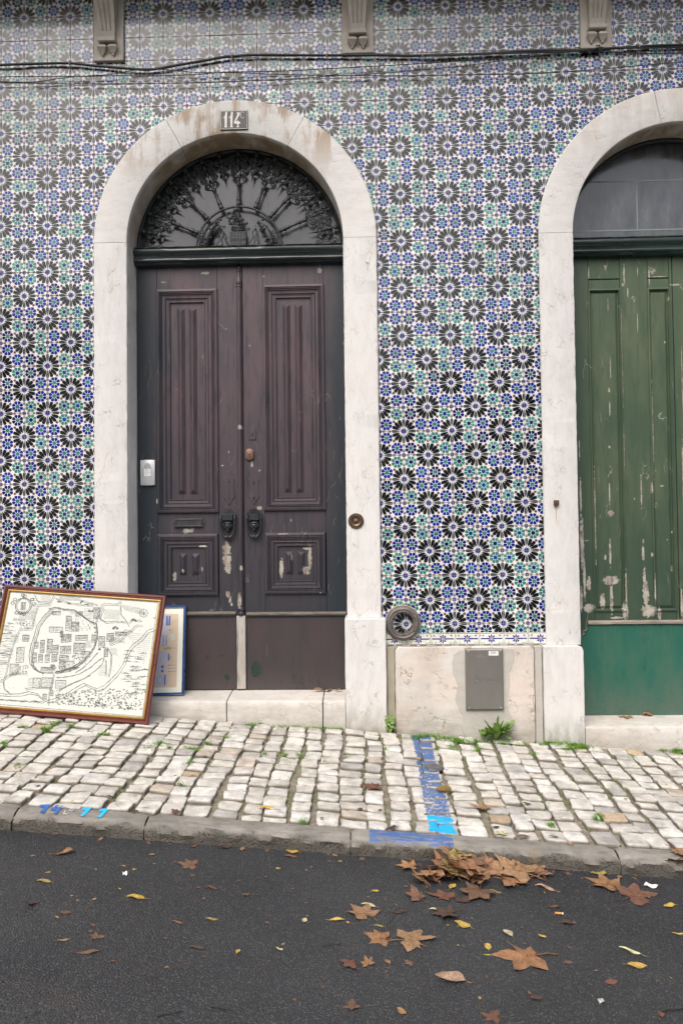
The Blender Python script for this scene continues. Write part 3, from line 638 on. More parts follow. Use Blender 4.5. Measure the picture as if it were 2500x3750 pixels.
mb = MB(); mb.box(-3.4, CXL-R_O+.004, -.03, .012, -3.0, zt, .004); part('plinth_slab', mb, M_slab, wall)
mb = MB(); mb.box(CXR+R_O-.004, 3.4, -.03, .012, -3.0, zt, .004); part('plinth_slab', mb, M_slab, wall)
# corbels
def corbel(x0, x1, zb):
    mb = MB(); mb.box(x0, x1, -.022, .05, zb, 2.02, .004); cb = part('corbel', mb, M_corbel, wall, loc=((x0+x1)/2, 0, zb)); xm = (x0+x1)/2
    mb = MB(); z0, z1, z2 = zb+.118, 1.77, 2.02
    def prof(z, w, y):                            # fluted front: 3 flutes
        pts = [(-w, .0), (-w, y)]; fl = [(-.62, .0), (-.5, .008), (-.38, .0), (-.12, 0), (0, .008), (.12, 0), (.38, 0), (.5, .008), (.62, 0)]
        pts += [(w*a, y+b_*(1 if z > z0+.045 else 0)) for a, b_ in fl]+[(w, y), (w, .0)]
        return [(xm+a, b_, z) for a, b_ in pts]
    rows = []
    for z in [z0, z0+.02, z0+.044, z0+.046, z0+.08, z0+.13, z0+.19, z0+.26, z0+.36, z2]:
        t = max(0, (z-z0)/(z1-z0)); w = .043+.021*t; y = -.042-.03*t-.10*t**2; rows.append(prof(z, w, y))
    mb.grid(rows); part('fluted_bracket', mb, M_corbel, cb)
    mb = MB(); mb.box(xm-.052, xm+.052, -.066, -.02, z0-.022, z0, .002); part('bracket_cap', mb, M_corbel, cb)
    for s in (-1, 1):
        mb = MB(); c = xm+s*.032; rows = []
        for z, h in ((z0-.024, .014), (z0-.050, .028), (z0-.053, .028), (z0-.066, .019), (z0-.080, .011)): rows.append([(c-h, -.020, z), (c-h, -.022-h*1.3, z), (c+h, -.022-h*1.3, z), (c+h, -.020, z)])
        mb.grid(rows); mb.add(rows[0], [(0, 1, 2, 3)]); mb.ball((c, -.030, z0-.086), .0085, 8, 6); part('hanging_drop', mb, M_corbel, cb)
corbel(W(343, 110, -.02).x, W(453, 110, -.02).x, W(398, 223, -.02).z); corbel(W(1251, 100, -.02).x, W(1367, 100, -.02).x, W(1309, 195, -.02).z); corbel(W(2123, 90, -.02).x, W(2238, 90, -.02).x, W(2180, 177, -.02).z)
mb = MB(); mb.box(-3.4, 3.4, -.60, .0, 2.02, 2.16, .01); part('balcony_slab', mb, M_corbel, wall)
# ================================================================== STONE DOOR SURROUNDS
def surround(cx, label, topmat, angs, left_plinth=True):
    t = thing('stone_door_surround', label, 'door surround', (cx, YJ, pz(cx, YJ)))
    def pf(s): return [(R_O, .05), (R_O, YJ+.005), (R_O-.005, YJ), (R_I+.006, YJ), (R_I+.001, YJ+.003), (R_I, YJ+.009), (R_I, YD+.06)]
    for n, (a0, a1) in enumerate(zip(angs[:-1], angs[1:])):
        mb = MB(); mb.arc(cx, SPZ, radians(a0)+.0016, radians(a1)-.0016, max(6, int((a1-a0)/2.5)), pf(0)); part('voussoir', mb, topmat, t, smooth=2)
    for s in (-1, 1):
        zb = -1.925 if s == 1 and cx < 0 else (-2.089 if cx > 0 else -1.925)
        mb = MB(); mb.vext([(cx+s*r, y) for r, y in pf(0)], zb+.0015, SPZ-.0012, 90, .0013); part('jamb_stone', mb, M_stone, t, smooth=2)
        xi, xo = cx+s*(R_I-.018 if cx < 0 or s == 1 else R_I-.007), cx+s*(R_O+.026)
        if cx > 0: xi, xo = cx+s*(R_I-.006), cx+s*(R_O+.022)
        mb = MB(); a, b = min(xi, xo), max(xi, xo)
        if s == 1 and cx < 0: a, b = -.355, -.119
        if s == -1 and cx > 0: a, b = .776, 1.003
        r = .03 if cx > 0 and s == -1 else .008
        pts = [(a, -2.9), (b, -2.9), (b, zb-r), (b-r*.3, zb-r*.3), (b-r, zb), (a+.006, zb), (a, zb-.006)] if s == -1 else [(a, -2.9), (b, -2.9), (b, zb-.008), (b-.008, zb), (a+r, zb), (a, zb-r)]
        q = []
        for k in range(len(pts)):
            p0, p1 = pts[k], pts[(k+1) % len(pts)]; m = 16 if abs(p0[1]-p1[1]) > .3 else 1
            q += [(p0[0]+(p1[0]-p0[0])*w/m+(random.uniform(-.0012, .0012) if 0 < w < m else 0), p0[1]+(p1[1]-p0[1])*w/m) for w in range(m)]
        slab('plinth_block', q, YP, YD+.05, M_stone, t)
    return t
def ang(u, v, cx): p = W(u, v, YJ); return math.degrees(atan2(p.z-SPZ, p.x-cx))
surround(CXL, 'pale limestone arch round the brown double door, its crown stained brown under the number plate', M_arch, [0, ang(1107, 437, CXL), ang(612, 446, CXL), 180])
surround(CXR, 'clean pale limestone arch round the green door at the right edge', M_arch2, [0, 79, ang(2402, 373, CXR), 180])
# steps
def step(cx, x0, x1, cracks, zf, zb_, label):
    t = thing('door_step', label, 'step', (cx, YP, pz(cx, YP))); xs = [x0]+cracks+[x1]
    for a, b in zip(xs[:-1], xs[1:]):
        g = .0065 if b != x1 else 0; n = max(3, int((b-a)/.03)); rows = []
        for k in range(n+1):
            x = a+(b-g-a)*k/n; w = .005*mnoise.noise(Vector((x*3, 1, 0))); e = .003*mnoise.noise(Vector((x*14, 5, 0))); ed = .003 if k in (0, n) else 0
            rows.append([(x, YD+.05, zb_), (x, .08, zb_+(zf-zb_)*.3+w*.4), (x, YP+.03, zf+.001+w-ed), (x+e, YP+.008, zf-.003+w+e-ed), (x, YP+e*.6+.001, zf-.012+w*.5), (x, YP-.001, zf-.05), (x, YP, pz(x, 0)-.12)])
        mb = MB(); mb.grid(rows)
        for r in (rows[0], rows[-1]): mb.add(r, [list(range(len(r)))])
        part('step_block', mb, M_step, t, smooth=2)
    mb = MB(); mb.box(x0, x1, YP+.03, YD, pz((x0+x1)/2, 0)-.2, zf-.03); part('step_core', mb, M_dark, t)
step(CXL, CXL-R_I+.001, -.357, [W(832, 2600, YP).x, W(1184, 2600, YP).x], -2.391, -2.373, 'cracked pale stone step under the brown double door')
step(CXR, 1.005, CXR+R_I, [], -2.546, -2.534, 'worn one-piece stone step under the green door')
# ================================================================== BROWN DOUBLE DOOR
x0d, x1d = CXL-R_I, CXL+R_I
ax0 = W(868, 1500, YD).x
holes1 = []
def ph(u, v, ru, rv): p = W(u, v, YD); holes1.append((p.x, p.z, ru*.00166, rv*.00166))
for a in [(830, 2010, 15, 26), (832, 2050, 16, 20), (834, 2078, 12, 22), (835, 2175, 8, 12), (842, 2195, 5, 14), (848, 2213, 4, 8), (683, 1944, 15, 9), (703, 1943, 9, 9), (880, 1566, 9, 8), (640, 2112, 7, 16), (1030, 2080, 7, 40), (1134, 2045, 7, 50), (1120, 2090, 12, 16), (1125, 2008, 16, 5), (878, 2200, 8, 26), (885, 2080, 5, 10), (922, 1700, 5, 12), (950, 1860, 9, 7), (740, 2085, 3, 10), (672, 2092, 4, 9), (577, 1835, 4, 10), (1066, 1905, 3, 6), (1068, 2040, 3, 14), (750, 1000, 14, 6), (965, 1012, 4, 4), (1170, 990, 10, 10), (600, 1033, 10, 3), (838, 1657, 2, 5), (814, 1705, 4, 3), (950, 1723, 4, 4), (935, 1622, 2, 3), (745, 2000, 14, 4), (1040, 1955, 20, 2.5), (1174, 2170, 3, 3)]: ph(*a)
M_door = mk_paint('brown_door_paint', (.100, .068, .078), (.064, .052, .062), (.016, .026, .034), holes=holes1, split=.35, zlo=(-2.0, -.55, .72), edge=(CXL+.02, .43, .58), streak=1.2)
M_kick = mk_paint('brown_sheet_paint', (.064, .048, .050), (.048, .041, .044), (.022, .030, .030), split=.0, streak=.35, edge=(CXL+.06, .50, .62), scratch=.75)
door = thing('double_door', 'weathered brown double door with moulded panels, twin knockers and an iron fanlight', 'door', (CXL, YD, -2.375))
xg = W(892, 1700, YD).x
zt_d, zb_d = W(880, 982, YD).z+.03, -2.366
PRO = [(0, .012), (.0, -.014), (.004, -.018), (.014, -.020), (.018, -.015), (.022, -.021), (.026, -.014), (.030, -.019), (.033, -.011), (.045, -.009), (.049, -.013), (.052, -.005), (.062, -.003), (.066, -.008), (.070, -.008), (.073, .006), (.083, .006)]
def panel(leaf, O, I, bars, Y=YD, P=PRO):
    x0, z0, x1, z1 = rect(*O, Y); a0, c0, a1, c1 = rect(*I, Y); wd_ = ((a0-x0)+(x1-a1)+(c0-z0)+(z1-c1))/4; s = wd_/.0766
    mb = MB(); mb.ring(x0, z0, x1, z1, [(o*s, Y+y*.9) for o, y in P], fill=True); part('moulded_panel', mb, M_door, leaf)
    for B in bars:
        x0, z0, x1, z1 = rect(*B, Y); xm = (x0+x1)/2; h = (x1-x0)/2; mb = MB(); y = Y+.005
        mb.add([(x0, y, z0), (x1, y, z0), (x1, y, z1), (x0, y, z1), (xm-.003, y-.020, z0+h), (xm+.003, y-.020, z0+h), (xm+.003, y-.020, z1-h), (xm-.003, y-.020, z1-h)],
               [(0, 1, 5, 4), (1, 2, 6, 5), (2, 3, 7, 6), (3, 0, 4, 7), (4, 5, 6, 7)]); part('raised_bar', mb, M_door, leaf)
def leafmesh(x0, x1, label, inner_left, O1, O2):
    # slab with the panel openings left out: stiles and rails
    mb = MB(); A = rect(*O1, YD); Bq = rect(*O2, YD); e = .002
    mb.box(x0, A[0]+e, YD, YD+.04, zb_d, zt_d, .0015); mb.box(A[2]-e, x1, YD, YD+.04, zb_d, zt_d, .0015)
    for z0, z1 in ((A[3]-e, zt_d), (Bq[3]-e, A[1]+e), (zb_d, Bq[1]+e)): mb.box(A[0]+e*1.5, A[2]-e*1.5, YD+.0012, YD+.04, z0, z1, .001)
    return part('door_leaf', mb, M_door, door, label=label, loc=((x0+x1)/2, YD, (zb_d+zt_d)/2))
LO1, LI1 = (575, 1059, 799, 1878), (628, 1112, 745, 1822); LO2, LI2 = (581, 1956, 800, 2181), (632, 2009, 749, 2127)
RO1, RI1 = (964, 1042, 1190, 1869), (1019, 1096, 1138, 1817); RO2, RI2 = (970, 1951, 1192, 2174), (1022, 2003, 1141, 2122)
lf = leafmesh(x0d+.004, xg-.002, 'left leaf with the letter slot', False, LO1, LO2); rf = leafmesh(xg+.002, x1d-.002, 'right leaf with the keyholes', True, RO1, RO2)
panel(lf, LO1, LI1, [(651, 1129, 679, 1809), (694, 1129, 722, 1809)]); panel(lf, LO2, LI2, [(658, 2027, 684, 2106), (703, 2027, 731, 2106)])
panel(rf, RO1, RI1, [(1037, 1115, 1065, 1803), (1081, 1115, 1109, 1803)]); panel(rf, RO2, RI2, [(1045, 2020, 1072, 2103), (1090, 2020, 1116, 2103)])
for lfx, a, b in ((lf, x0d+.004, W(866, 2400, YD).x), (rf, W(905, 2400, YD).x, x1d-.012)):
    mb = MB(); mb.box(a, b, YD-.005, YD-.0005, W(880, 2524, YD).z, W(880, 2264, YD).z, .001); part('kick_plate', mb, M_kick, lfx)
    z = W((650 if lfx is lf else 1080), 2248, YD).z; mb = MB(); mb.extr([(YD, z+.013), (YD-.012, z+.010), (YD-.020, z+.004), (YD-.020, z-.002), (YD-.012, z-.008), (YD, z-.013)], a, b, 20, .0006); part('weather_rail', mb, M_bare2, lfx)
    mb = MB()
    for zz in (.03, .24, .42):
        for xx in (a+.012, b-.012): mb.ball((xx, YD-.006, W(880, 2524, YD).z+zz), .003, 6, 4)
    part('nail_heads', mb, M_iron, lfx, kind='stuff')
mb = MB(); rr = random.Random(14); M_smear = simple('dark_green_smear', (.016, .036, .028), .4, var=.5, sc=60)
for (u, v, ru, rv) in ((938, 2452, 20, 30), (832, 2478, 9, 14), (760, 2405, 6, 8), (812, 2400, 10, 5)):
    c = W(u, v, YD); mb.poly([(c.x+ru*.00166*rr.uniform(.75, 1.1)*cos(2*pi*k/16), c.z+rv*.00166*rr.uniform(.75, 1.1)*sin(2*pi*k/16)) for k in range(16)], YD-.0058)
part('paint_smears', mb, M_smear, door, kind='stuff')
# astragal with turned cap, foot and worn batten
xa = W(877, 1500, YD-.02).x; zc1, zc2 = W(877, 979, YD).z, W(877, 1054, YD).z
mb = MB(); ztop = zc2; zbt = W(883, 2221, YD).z; xa2 = W(882, 2200, YD-.02).x
mb.grid([[(xx+.0145*cos(a), YD-.004-.017*sin(a), zz) for a in [pi*k/8 for k in range(9)]] for xx, zz in ((xa, ztop), (xa2, zbt))]); part('astragal', mb, M_door, lf, smooth=True)
H = zc1-zc2; mb = MB(); mb.lathe((xa, YD-.004, zc2), (0, 0, 1), [(.004, H), (.011, H*.97), (.012, H*.90), (.007, H*.88), (.013, H*.83), (.013, H*.79), (.008, H*.75), (.009, H*.6), (.014, H*.4), (.018, H*.25), (.016, H*.17), (.012, H*.13), (.019, H*.10), (.019, H*.03), (.013, 0)], 14); part('turned_finial', mb, M_door, lf, smooth=2)
mb = MB(); zf = W(883, 2254, YD).z; h2 = zbt-zf; mb.lathe((xa2, YD-.004, zf), (0, 0, 1), [(.020, 0), (.021, h2*.3), (.015, h2*.45), (.021, h2*.62), (.020, h2*.8), (.015, h2), (.014, h2*1.1)], 14); part('turned_foot', mb, M_door, lf, smooth=2)
M_batten = mk_paint('peeling_batten', (.50, .48, .44), (.36, .32, .27), (.10, .08, .065), split=.8, streak=1.3, rough=.8)
mb = MB(); mb.box(W(869, 2400, YD).x, W(902, 2400, YD).x-.002, YD-.016, YD-.001, zb_d, zf, .002); part('worn_batten', mb, M_batten, lf)
# letter slot
x0, z0, x1, z1 = rect(634, 1898, 751, 1932, YD); zm = (z0+z1)/2; mb = MB()
mb.prism([(x0, zm), (x0+.010, z1), (x1-.010, z1), (x1, zm), (x1-.010, z0), (x0+.010, z0)], YD-.004, YD); mb.ring(x0+.014, z0+.002, x1-.014, z1-.002, [(0, YD-.004), (.002, YD-.011), (.005, YD-.012), (.009, YD-.007), (.011, YD-.006)], fill=True)
mb.extr([(YD-.004, z0+.013), (YD-.014, z0+.010), (YD-.013, z0+.004), (YD-.004, z0+.003)], x0+.014, x1-.014); text('CORREIO', .024, mb, ((x0+x1)/2, YD-.0075, zm+.004)); [mb.ball((xx, YD-.005, zm), .004, 8, 5) for xx in (x0+.007, x1-.007)]
M_doormetal = simple('overpainted_metal', (.046, .046, .050), .42, .1, var=.35, sc=60, bs=.5)
M_knock = simple('knocker_iron', (.034, .038, .042), .36, .25, var=.5, sc=90, bs=.7)
part('letter_slot', mb, M_doormetal, lf)
# escutcheons
def esc(leaf, O, holes):
    x0, z0, x1, z1 = rect(*O, YD); xm = (x0+x1)/2; w = (x1-x0)/2; H = z1-z0; half = [(0, 1), (.30, .95), (.42, .90), (.55, .84), (.98, .76), (.82, .68), (.86, .6), (.78, .5), (.86, .42), (.82, .34), (1, .24), (.62, .15), (.38, .11), (.3, .05), (0, 0)]
    pts = [(xm+a*w, z0+b*H) for a, b in half]+[(xm-a*w, z0+b*H) for a, b in half[-2:0:-1]]; mb = MB()
    ins = [((p[0]-xm)*.9+xm, (p[1]-z0-H/2)*.97+z0+H/2) for p in pts]; n = len(pts)
    rows = [[(a, YD, b) for a, b in pts], [(a, YD-.003, b) for a, b in pts], [(a, YD-.0045, b) for a, b in ins]]; mb.grid(rows, closev=True); mb.add(rows[-1], [list(range(n))])
    for hv in holes:
        zc = z0+hv*H; mb.lathe((xm, YD-.0045, zc), (0, -1, 0), [(.008, 0), (.008, .002), (.005, .0022), (.005, .0005)], 12)
    part('lock_plate', mb, M_door, leaf)
    mb = MB()
    for hv in holes:
        zc = z0+hv*H; mb.lathe((xm, YD-.0072, zc), (0, -1, 0), [(.0045, 0), (.0001, .0001)], 10); mb.poly([(xm-.002, zc-.018), (xm+.003, zc-.018), (xm+.0015, zc), (xm-.0015, zc)], YD-.0074)
    if leaf is rf: part('keyhole', mb, M_dark, leaf)
esc(lf, (818, 1721, 860, 1850), (.68, .22)); esc(rf, (908, 1727, 951, 1848), (.68, .22))
x0, z0, x1, z1 = rect(912, 1574, 938, 1611, YD); mb = MB(); mb.box(x0, x1, YD-.006, YD, z0, z1, .004); part('lock_plate', mb, M_door, rf)
mb = MB(); xm, zm = (x0+x1)/2, (z0+z1)/2; mb.poly([(xm-.003, zm-.011), (xm+.003, zm-.011), (xm+.002, zm+.002), (xm-.002, zm+.002)], YD-.0065); mb.lathe((xm, YD-.0065, zm+.005), (0, -1, 0), [(.0048, 0), (.0001, .0002)], 10); part('keyhole', mb, M_dark, rf)
c = W(915, 1665, YD); mb = MB(); hw, hh = .030, .037
pts = [(c.x+hw*max(-.85, min(.85, 1.05*cos(a))), c.z+hh*sin(a)) for a in [2*pi*k/24 for k in range(24)]]; rows = [[(c.x+(a-c.x)*s, YD+y, c.z+(b-c.z)*s) for a, b in pts] for s, y in ((1, 0), (1, -.012), (.93, -.016), (.5, -.020), (.02, -.021))]; mb.grid(rows, closev=True); part('lock_cylinder', mb, M_copper, rf, smooth=2, label='round-topped bronze lock cover')
mb = MB(); mb.lathe((c.x, YD-.0205, c.z), (0, -1, 0), [(.0035, 0), (.0001, .0008)], 10); mb.poly([(c.x-.009, c.z), (c.x, c.z+.003), (c.x+.009, c.z), (c.x, c.z-.003)], YD-.0213); part('keyhole', mb, M_dark, rf)
# knockers: bracket, face mask and garland ring
def knocker(leaf, O, label):
    x0, z0, x1, z1 = rect(*O, YD); xm = (x0+x1)/2; w = (x1-x0)/2; H = z1-z0; mb = MB()
    zt1, zt2 = z1-H*.21, z1-H*.40
    pts = [(xm-w*.62, zt1), (xm-w*.98, zt1-.002), (xm-w*.9, zt1+.008), (xm-w*.45, z1-.006), (xm-w*.15, z1), (xm+w*.15, z1), (xm+w*.45, z1-.006), (xm+w*.9, zt1+.008), (xm+w*.98, zt1-.002), (xm+w*.62, zt1)]
    mb.prism(pts, YD-.020, YD); mb.box(xm-w*.66, xm+w*.66, YD-.034, YD, zt2, zt1+.003, .003); mb.ball((xm-w*.86, YD-.02, zt1-.006), .008, 8, 5); mb.ball((xm+w*.86, YD-.02, zt1-.006), .008, 8, 5)
    kb = part('door_knocker', mb, M_knock, leaf, label=label)
    # face mask
    fc = zt2-H*.20; mb.__init__(); 
    mb.ball((xm, YD-.016, fc), (w*.46, .020, H*.155), 14, 10); mb.ball((xm, YD-.020, fc+H*.115), (w*.56, .018, H*.055), 12, 6)
    for s in (-1, 1): mb.ball((xm+s*w*.44, YD-.014, fc+H*.03), (w*.14, .012, H*.10), 8, 6); mb.ball((xm+s*w*.17, YD-.034, fc+H*.035), (w*.11, .005, H*.016), 8, 5); mb.ball((xm+s*w*.22, YD-.030, fc-H*.03), (w*.13, .007, H*.03), 8, 5)
    mb.ball((xm, YD-.038, fc-H*.01), (w*.085, .008, H*.04), 8, 6); mb.ball((xm, YD-.034, fc-H*.075), (w*.17, .005, H*.012), 8, 5); mb.ball((xm, YD-.028, fc-H*.125), (w*.2, .010, H*.035), 8, 5)
    part('face_mask', mb, M_knock, leaf, smooth=True)
    mb = MB(); N = 26; R = []
    for k in range(N+1):
        a = pi+pi*k/N; R.append((xm+w*.84*cos(a)*(1 if abs(cos(a)) < .98 else 1), YD-.022, zt1-.010-H*.34+(z0+.004-(zt1-.010-H*.34))*(-sin(a))))
    path = [(xm-w*.86, YD-.022, zt1-.008)]+[(xm-w*.86, YD-.022, zt1-.008-(H*.34)*k/5) for k in range(1, 5)]+R+[(xm+w*.86, YD-.022, zt1-.008-(H*.34)*k/5) for k in range(4, 0, -1)]+[(xm+w*.86, YD-.022, zt1-.008)]
    path = [Vector(p) for p in path]; m = len(path); mb.tube(path, [.0058+.0022*(k % 2)+.004*max(0, 1-abs(k-m/2)/6) for k in range(m)], 8)
    mb.ball((xm, YD-.026, z0+.010), (.011, .012, .011), 8, 6); part('garland_ring', mb, M_knock, leaf, smooth=True)
knocker(lf, (807, 1863, 865, 1972), 'left knocker, a small bearded head inside a garland ring'); knocker(rf, (903, 1863, 961, 1970), 'right knocker, a smooth-faced head inside a rusty garland ring')
# transom and fanlight
def transom(cx, par, mat):
    zt_ = W(880, 928, .13).z; a, b = cx-R_I+.001, cx+R_I-.001; z9 = .212
    P = [(YD+.05, .330), (.150, .322), (.118, .312), (.108, .303), (.106, .290), (.112, .276), (.124, .268), (.126, .254), (.120, .248), (.118, .240), (.122, .232), (.134, .228), (.140, .218), (.160, .214), (YD+.03, .214)]
    mb = MB(); mb.extr(P, a, b, 24, .0007); part('transom', mb, mat, par, smooth=2)
    mb = MB(); mb.extr([(.13, .3205), (.127, .3245), (.16, .335), (YD+.045, .343), (YD+.045, .33)], a+.002, b-.002, 50, .0012); part('dusty_ledge', mb, M_ledge, par)
transom(CXL, door, M_tran)
GZ = .33
def glasspane(cx, par, gm=None):
    mb = MB(); pts = [(cx+(R_I-.004)*cos(pi*k/48), max(GZ-.01, SPZ+(R_I-.004)*sin(pi*k/48))) for k in range(49)]; mb.prism(pts, YD+.035, YD+.041); part('glass_pane', mb, gm or M_glass, par)
    mb = MB(); mb.arc(cx, SPZ, radians(2.5), radians(177.5), 60, [(R_I, YD+.045), (R_I, YD+.0), (R_I-.012, YD-.004), (R_I-.020, YD+.004), (R_I-.020, YD+.045)]); part('fanlight_rim', mb, mat_rim, par, smooth=2)
mat_rim = M_iron
glasspane(CXL, door)
# iron grille
gc = W(875.5, 912, YD); GX, GZc = gc.x, gc.z; YG = YD-.005
mb = MB(); RH = .262; mb.tube([(GX+RH*cos(pi*k/36), YG, GZc+RH*sin(pi*k/36)) for k in range(37)], .0075, 8); gr = part('iron_grille', mb, M_iron, door, smooth=True, loc=(GX, YG, GZc))
def spiral(mb, c, r, a0, turns, sgn=1, rad=.0035, n=18, r1=.22, y=0):
    pts = []
    for k in range(n+1):
        t = k/n; a = a0+sgn*2*pi*turns*t; q = r*(1-(1-r1)*t); pts.append((c[0]+q*cos(a), y, c[1]+q*sin(a)))
    mb.tube(pts, [rad*(1-.25*k/n) for k in range(n+1)], 5); mb.ball((pts[-1][0], y, pts[-1][2]), rad*1.35, 6, 4)
def scrollwork(L, Wd, tip):
    """ornament along +z from 0 to L, half width Wd, drawn in the local x-z plane"""
    mb = MB(); T = .0050
    lv = ((.16, .48, .40), (.47, .62, .46), (.80, .60, .50)) if not tip else ((.20, .45, .42), (.60, .62, .52))
    for s in (-1, 1):
        for zc, xo, rr in lv: spiral(mb, (s*Wd*xo, L*zc), Wd*rr, -pi/2 if s > 0 else -pi/2, 1.1, s, T, 14, .30)
        pts = [(0, -.01)]
        for zc, xo, rr in lv: pts += [(s*Wd*(xo+rr), L*(zc-.05)), (s*Wd*.22, L*(zc+.15))]
        mb.tube([(a, 0, b) for a, b in pts], T, 5)
    mb.ball((0, -.006, L*.33), (.009, .008, .022), 7, 5); mb.ball((0, -.006, L*.64), (.010, .008, .020), 7, 5); mb.ball((0, -.004, L*.95), (.015, .009, .016), 7, 5)
    if tip: mb.lathe((0, 0, 0), (0, 0, -1), [(.004, -.006), (.010, .002), (.0085, .012), (.004, .035), (.0008, .062)], 8)
    return mb
def baluster(L):
    mb = MB(); mb.lathe((0, 0, 0), (0, 0, 1), [(.009, 0), (.014, L*.03), (.014, L*.10), (.009, L*.13), (.013, L*.18), (.015, L*.24), (.010, L*.29), (.013, L*.34), (.009, L*.37), (.0075, L*.5), (.0085, L*.68), (.013, L*.71), (.013, L*.76), (.008, L*.79), (.011, L*.86), (.014, L*.92), (.008, L)], 9); return mb
BL = .155; bal = baluster(BL).mesh('spoke', M_iron, smooth=True); sw = scrollwork(.152, .054, False).mesh('scroll', M_iron, smooth=True); sw2 = scrollwork(.118, .034, True).mesh('spike', M_iron, smooth=True)
def radial(name, me, ang_, r, sc=1):
    o = link(name, me, (GX+r*cos(ang_), YG, GZc+r*sin(ang_)), gr); o.rotation_euler = (0, pi/2-ang_, 0); o.scale = (1, 1, sc); return o
def redge(a):                                    # distance from the grille centre to the arch along angle a
    dx, dz = GX-CXL, GZc-SPZ; b = dx*cos(a)+dz*sin(a); cc = dx*dx+dz*dz-(R_I-.02)**2; return -b+sqrt(b*b-cc)
for k in range(7):
    a = radians(22.5*(k+1)); e = redge(a); radial('spoke', bal, a, RH+.004, (e-.160-RH-.004)/BL); radial('scroll_ornament', sw, a, e-.160)
for k in range(8):
    a = radians(11.25+22.5*k); e = redge(a); radial('spike_ornament', sw2, a, e-.124)
mb = MB()
for s in (-1, 1):
    for q, rr in ((.60, .028), (.545, .022), (.50, .017)): spiral(mb, (GX+s*q*.97, GZc+.018+rr*.5), rr, 0, 1.2, s, .004, 16, y=YG)
    mb.tube([(GX+s*a, YG, GZc+b) for a, b in ((.46, .005), (.50, .03), (.55, .012), (.60, .035))], .004, 5)
part('base_scrolls', mb, M_iron, gr, smooth=True)
# crest: shield, crown and rampant beast; two leafy supporters; two bent rods
def g2(a, b): return W(680+a/2.358, 740+b/2.358, YG)
mb = MB(); p0, p1 = g2(384, 402), g2(524, 255); mb.box(p0.x, p1.x, YG-.010, YG+.004, p0.z, p1.z, .003)
for i in range(5):
    for j in range(6): mb.ball((p0.x+(p1.x-p0.x)*(i+.7)/5.4, YG-.011, p0.z+(p1.z-p0.z)*(j+.6)/6.2), (.0042, .004, .0034), 6, 4)
mb.box((p0.x+p1.x)/2-.0015, (p0.x+p1.x)/2+.0015, YG-.013, YG, p0.z, p1.z); mb.box(p0.x, p1.x, YG-.013, YG, (p0.z+p1.z)/2-.0015, (p0.z+p1.z)/2+.0015)
part('crest_shield', mb, M_iron, gr)
mb = MB(); q = g2(456, 240); 
for zz, ww in ((.0, .040), (.011, .039), (.022, .042)): mb.tube([(q.x-ww, YG-.004, q.z-.004+zz), (q.x+ww, YG-.004, q.z-.004+zz)], .0055, 6)
for k in range(7): xx = q.x-.052+.104*k/6; mb.ball((xx, YG-.006, q.z+.034+.004*abs(k-3)/3), (.008, .007, .010), 7, 5)
part('crest_crown', mb, M_iron, gr, smooth=True)
mb = MB()
body = [((478, 185), .006), ((470, 160), .010), ((455, 150), .013), ((452, 120), .017), ((440, 95), .019), ((438, 72), .020)]
mb.tube([tuple(g2(*p)) for p, r in body], [r for p, r in body], 9); hd = g2(437, 76); mb.ball((hd.x, YG-.012, hd.z), (.017, .016, .017), 10, 7); hd = g2(420, 82); mb.ball((hd.x, YG-.014, hd.z-.004), (.008, .009, .007), 8, 5)
for L_ in ([(455, 120), (425, 118), (395, 128), (375, 138)], [(445, 105), (415, 100), (395, 92)], [(458, 148), (440, 160), (432, 185)], [(462, 148), (490, 150), (500, 158), (478, 172), (474, 190)], [(455, 140), (485, 140), (505, 157)]): mb.tube([tuple(g2(*p)) for p in L_], [.007, .006, .005, .004, .0035][:len(L_)], 7)
cc = g2(380, 118); mb.tube([(cc.x+.017*cos(2*pi*k/14), YG-.008, cc.z+.019*sin(2*pi*k/14)) for k in range(14)], .0055, 7, closed=True)
part('rampant_beast', mb, M_iron, gr, smooth=True)
def supporter(path, mir):
    mb = MB(); f = lambda a, b: g2((912-a) if mir else a, b)
    P = [tuple(f(*p)) for p in path]; mb.tube(P, [.018, .020, .022, .024, .022, .019, .014, .010, .007], 9); rr = random.Random(4)
    for k in range(26):
        i = rr.randrange(len(P)-1); t = rr.random(); c0 = Vector(P[i]).lerp(Vector(P[i+1]), t); mb.ball((c0.x+rr.uniform(-.026, .026), YG-rr.uniform(.004, .022), c0.z+rr.uniform(-.014, .014)), (rr.uniform(.005, .010),)*3, 6, 4)
    for a, b, r in ((150, 268, .018), (135, 300, .014), (255, 235, .016), (275, 200, .013), (130, 330, .016)): c0 = f(a, b); spiral(mb, (c0.x, c0.z), r, rr.uniform(0, 6), 1.2, 1, .004, 14, y=YG-.012)
    part('leafy_supporter', mb, M_iron, gr, smooth=True)
SP = [(168, 405), (172, 370), (180, 335), (190, 300), (205, 265), (225, 232), (248, 205), (270, 185), (286, 165)]
supporter(SP, False); supporter(SP, True)
for mir in (0, 1):
    mb = MB(); f = lambda a, b: tuple(g2((912-a)-0 if mir else a, b))
    mb.tube([f(*p) for p in ((275, 405), (265, 390), (272, 360), (300, 320), (290, 285), (305, 250), (318, 235), (335, 265), (328, 300), (345, 330), (372, 365), (375, 390), (362, 408))], .0035, 6); mb.lathe(f(308, 240), (0, 0, 1), [(.007, 0), (.005, .008), (.001, .03)], 7); part('bent_rod', mb, M_iron, gr, smooth=True)
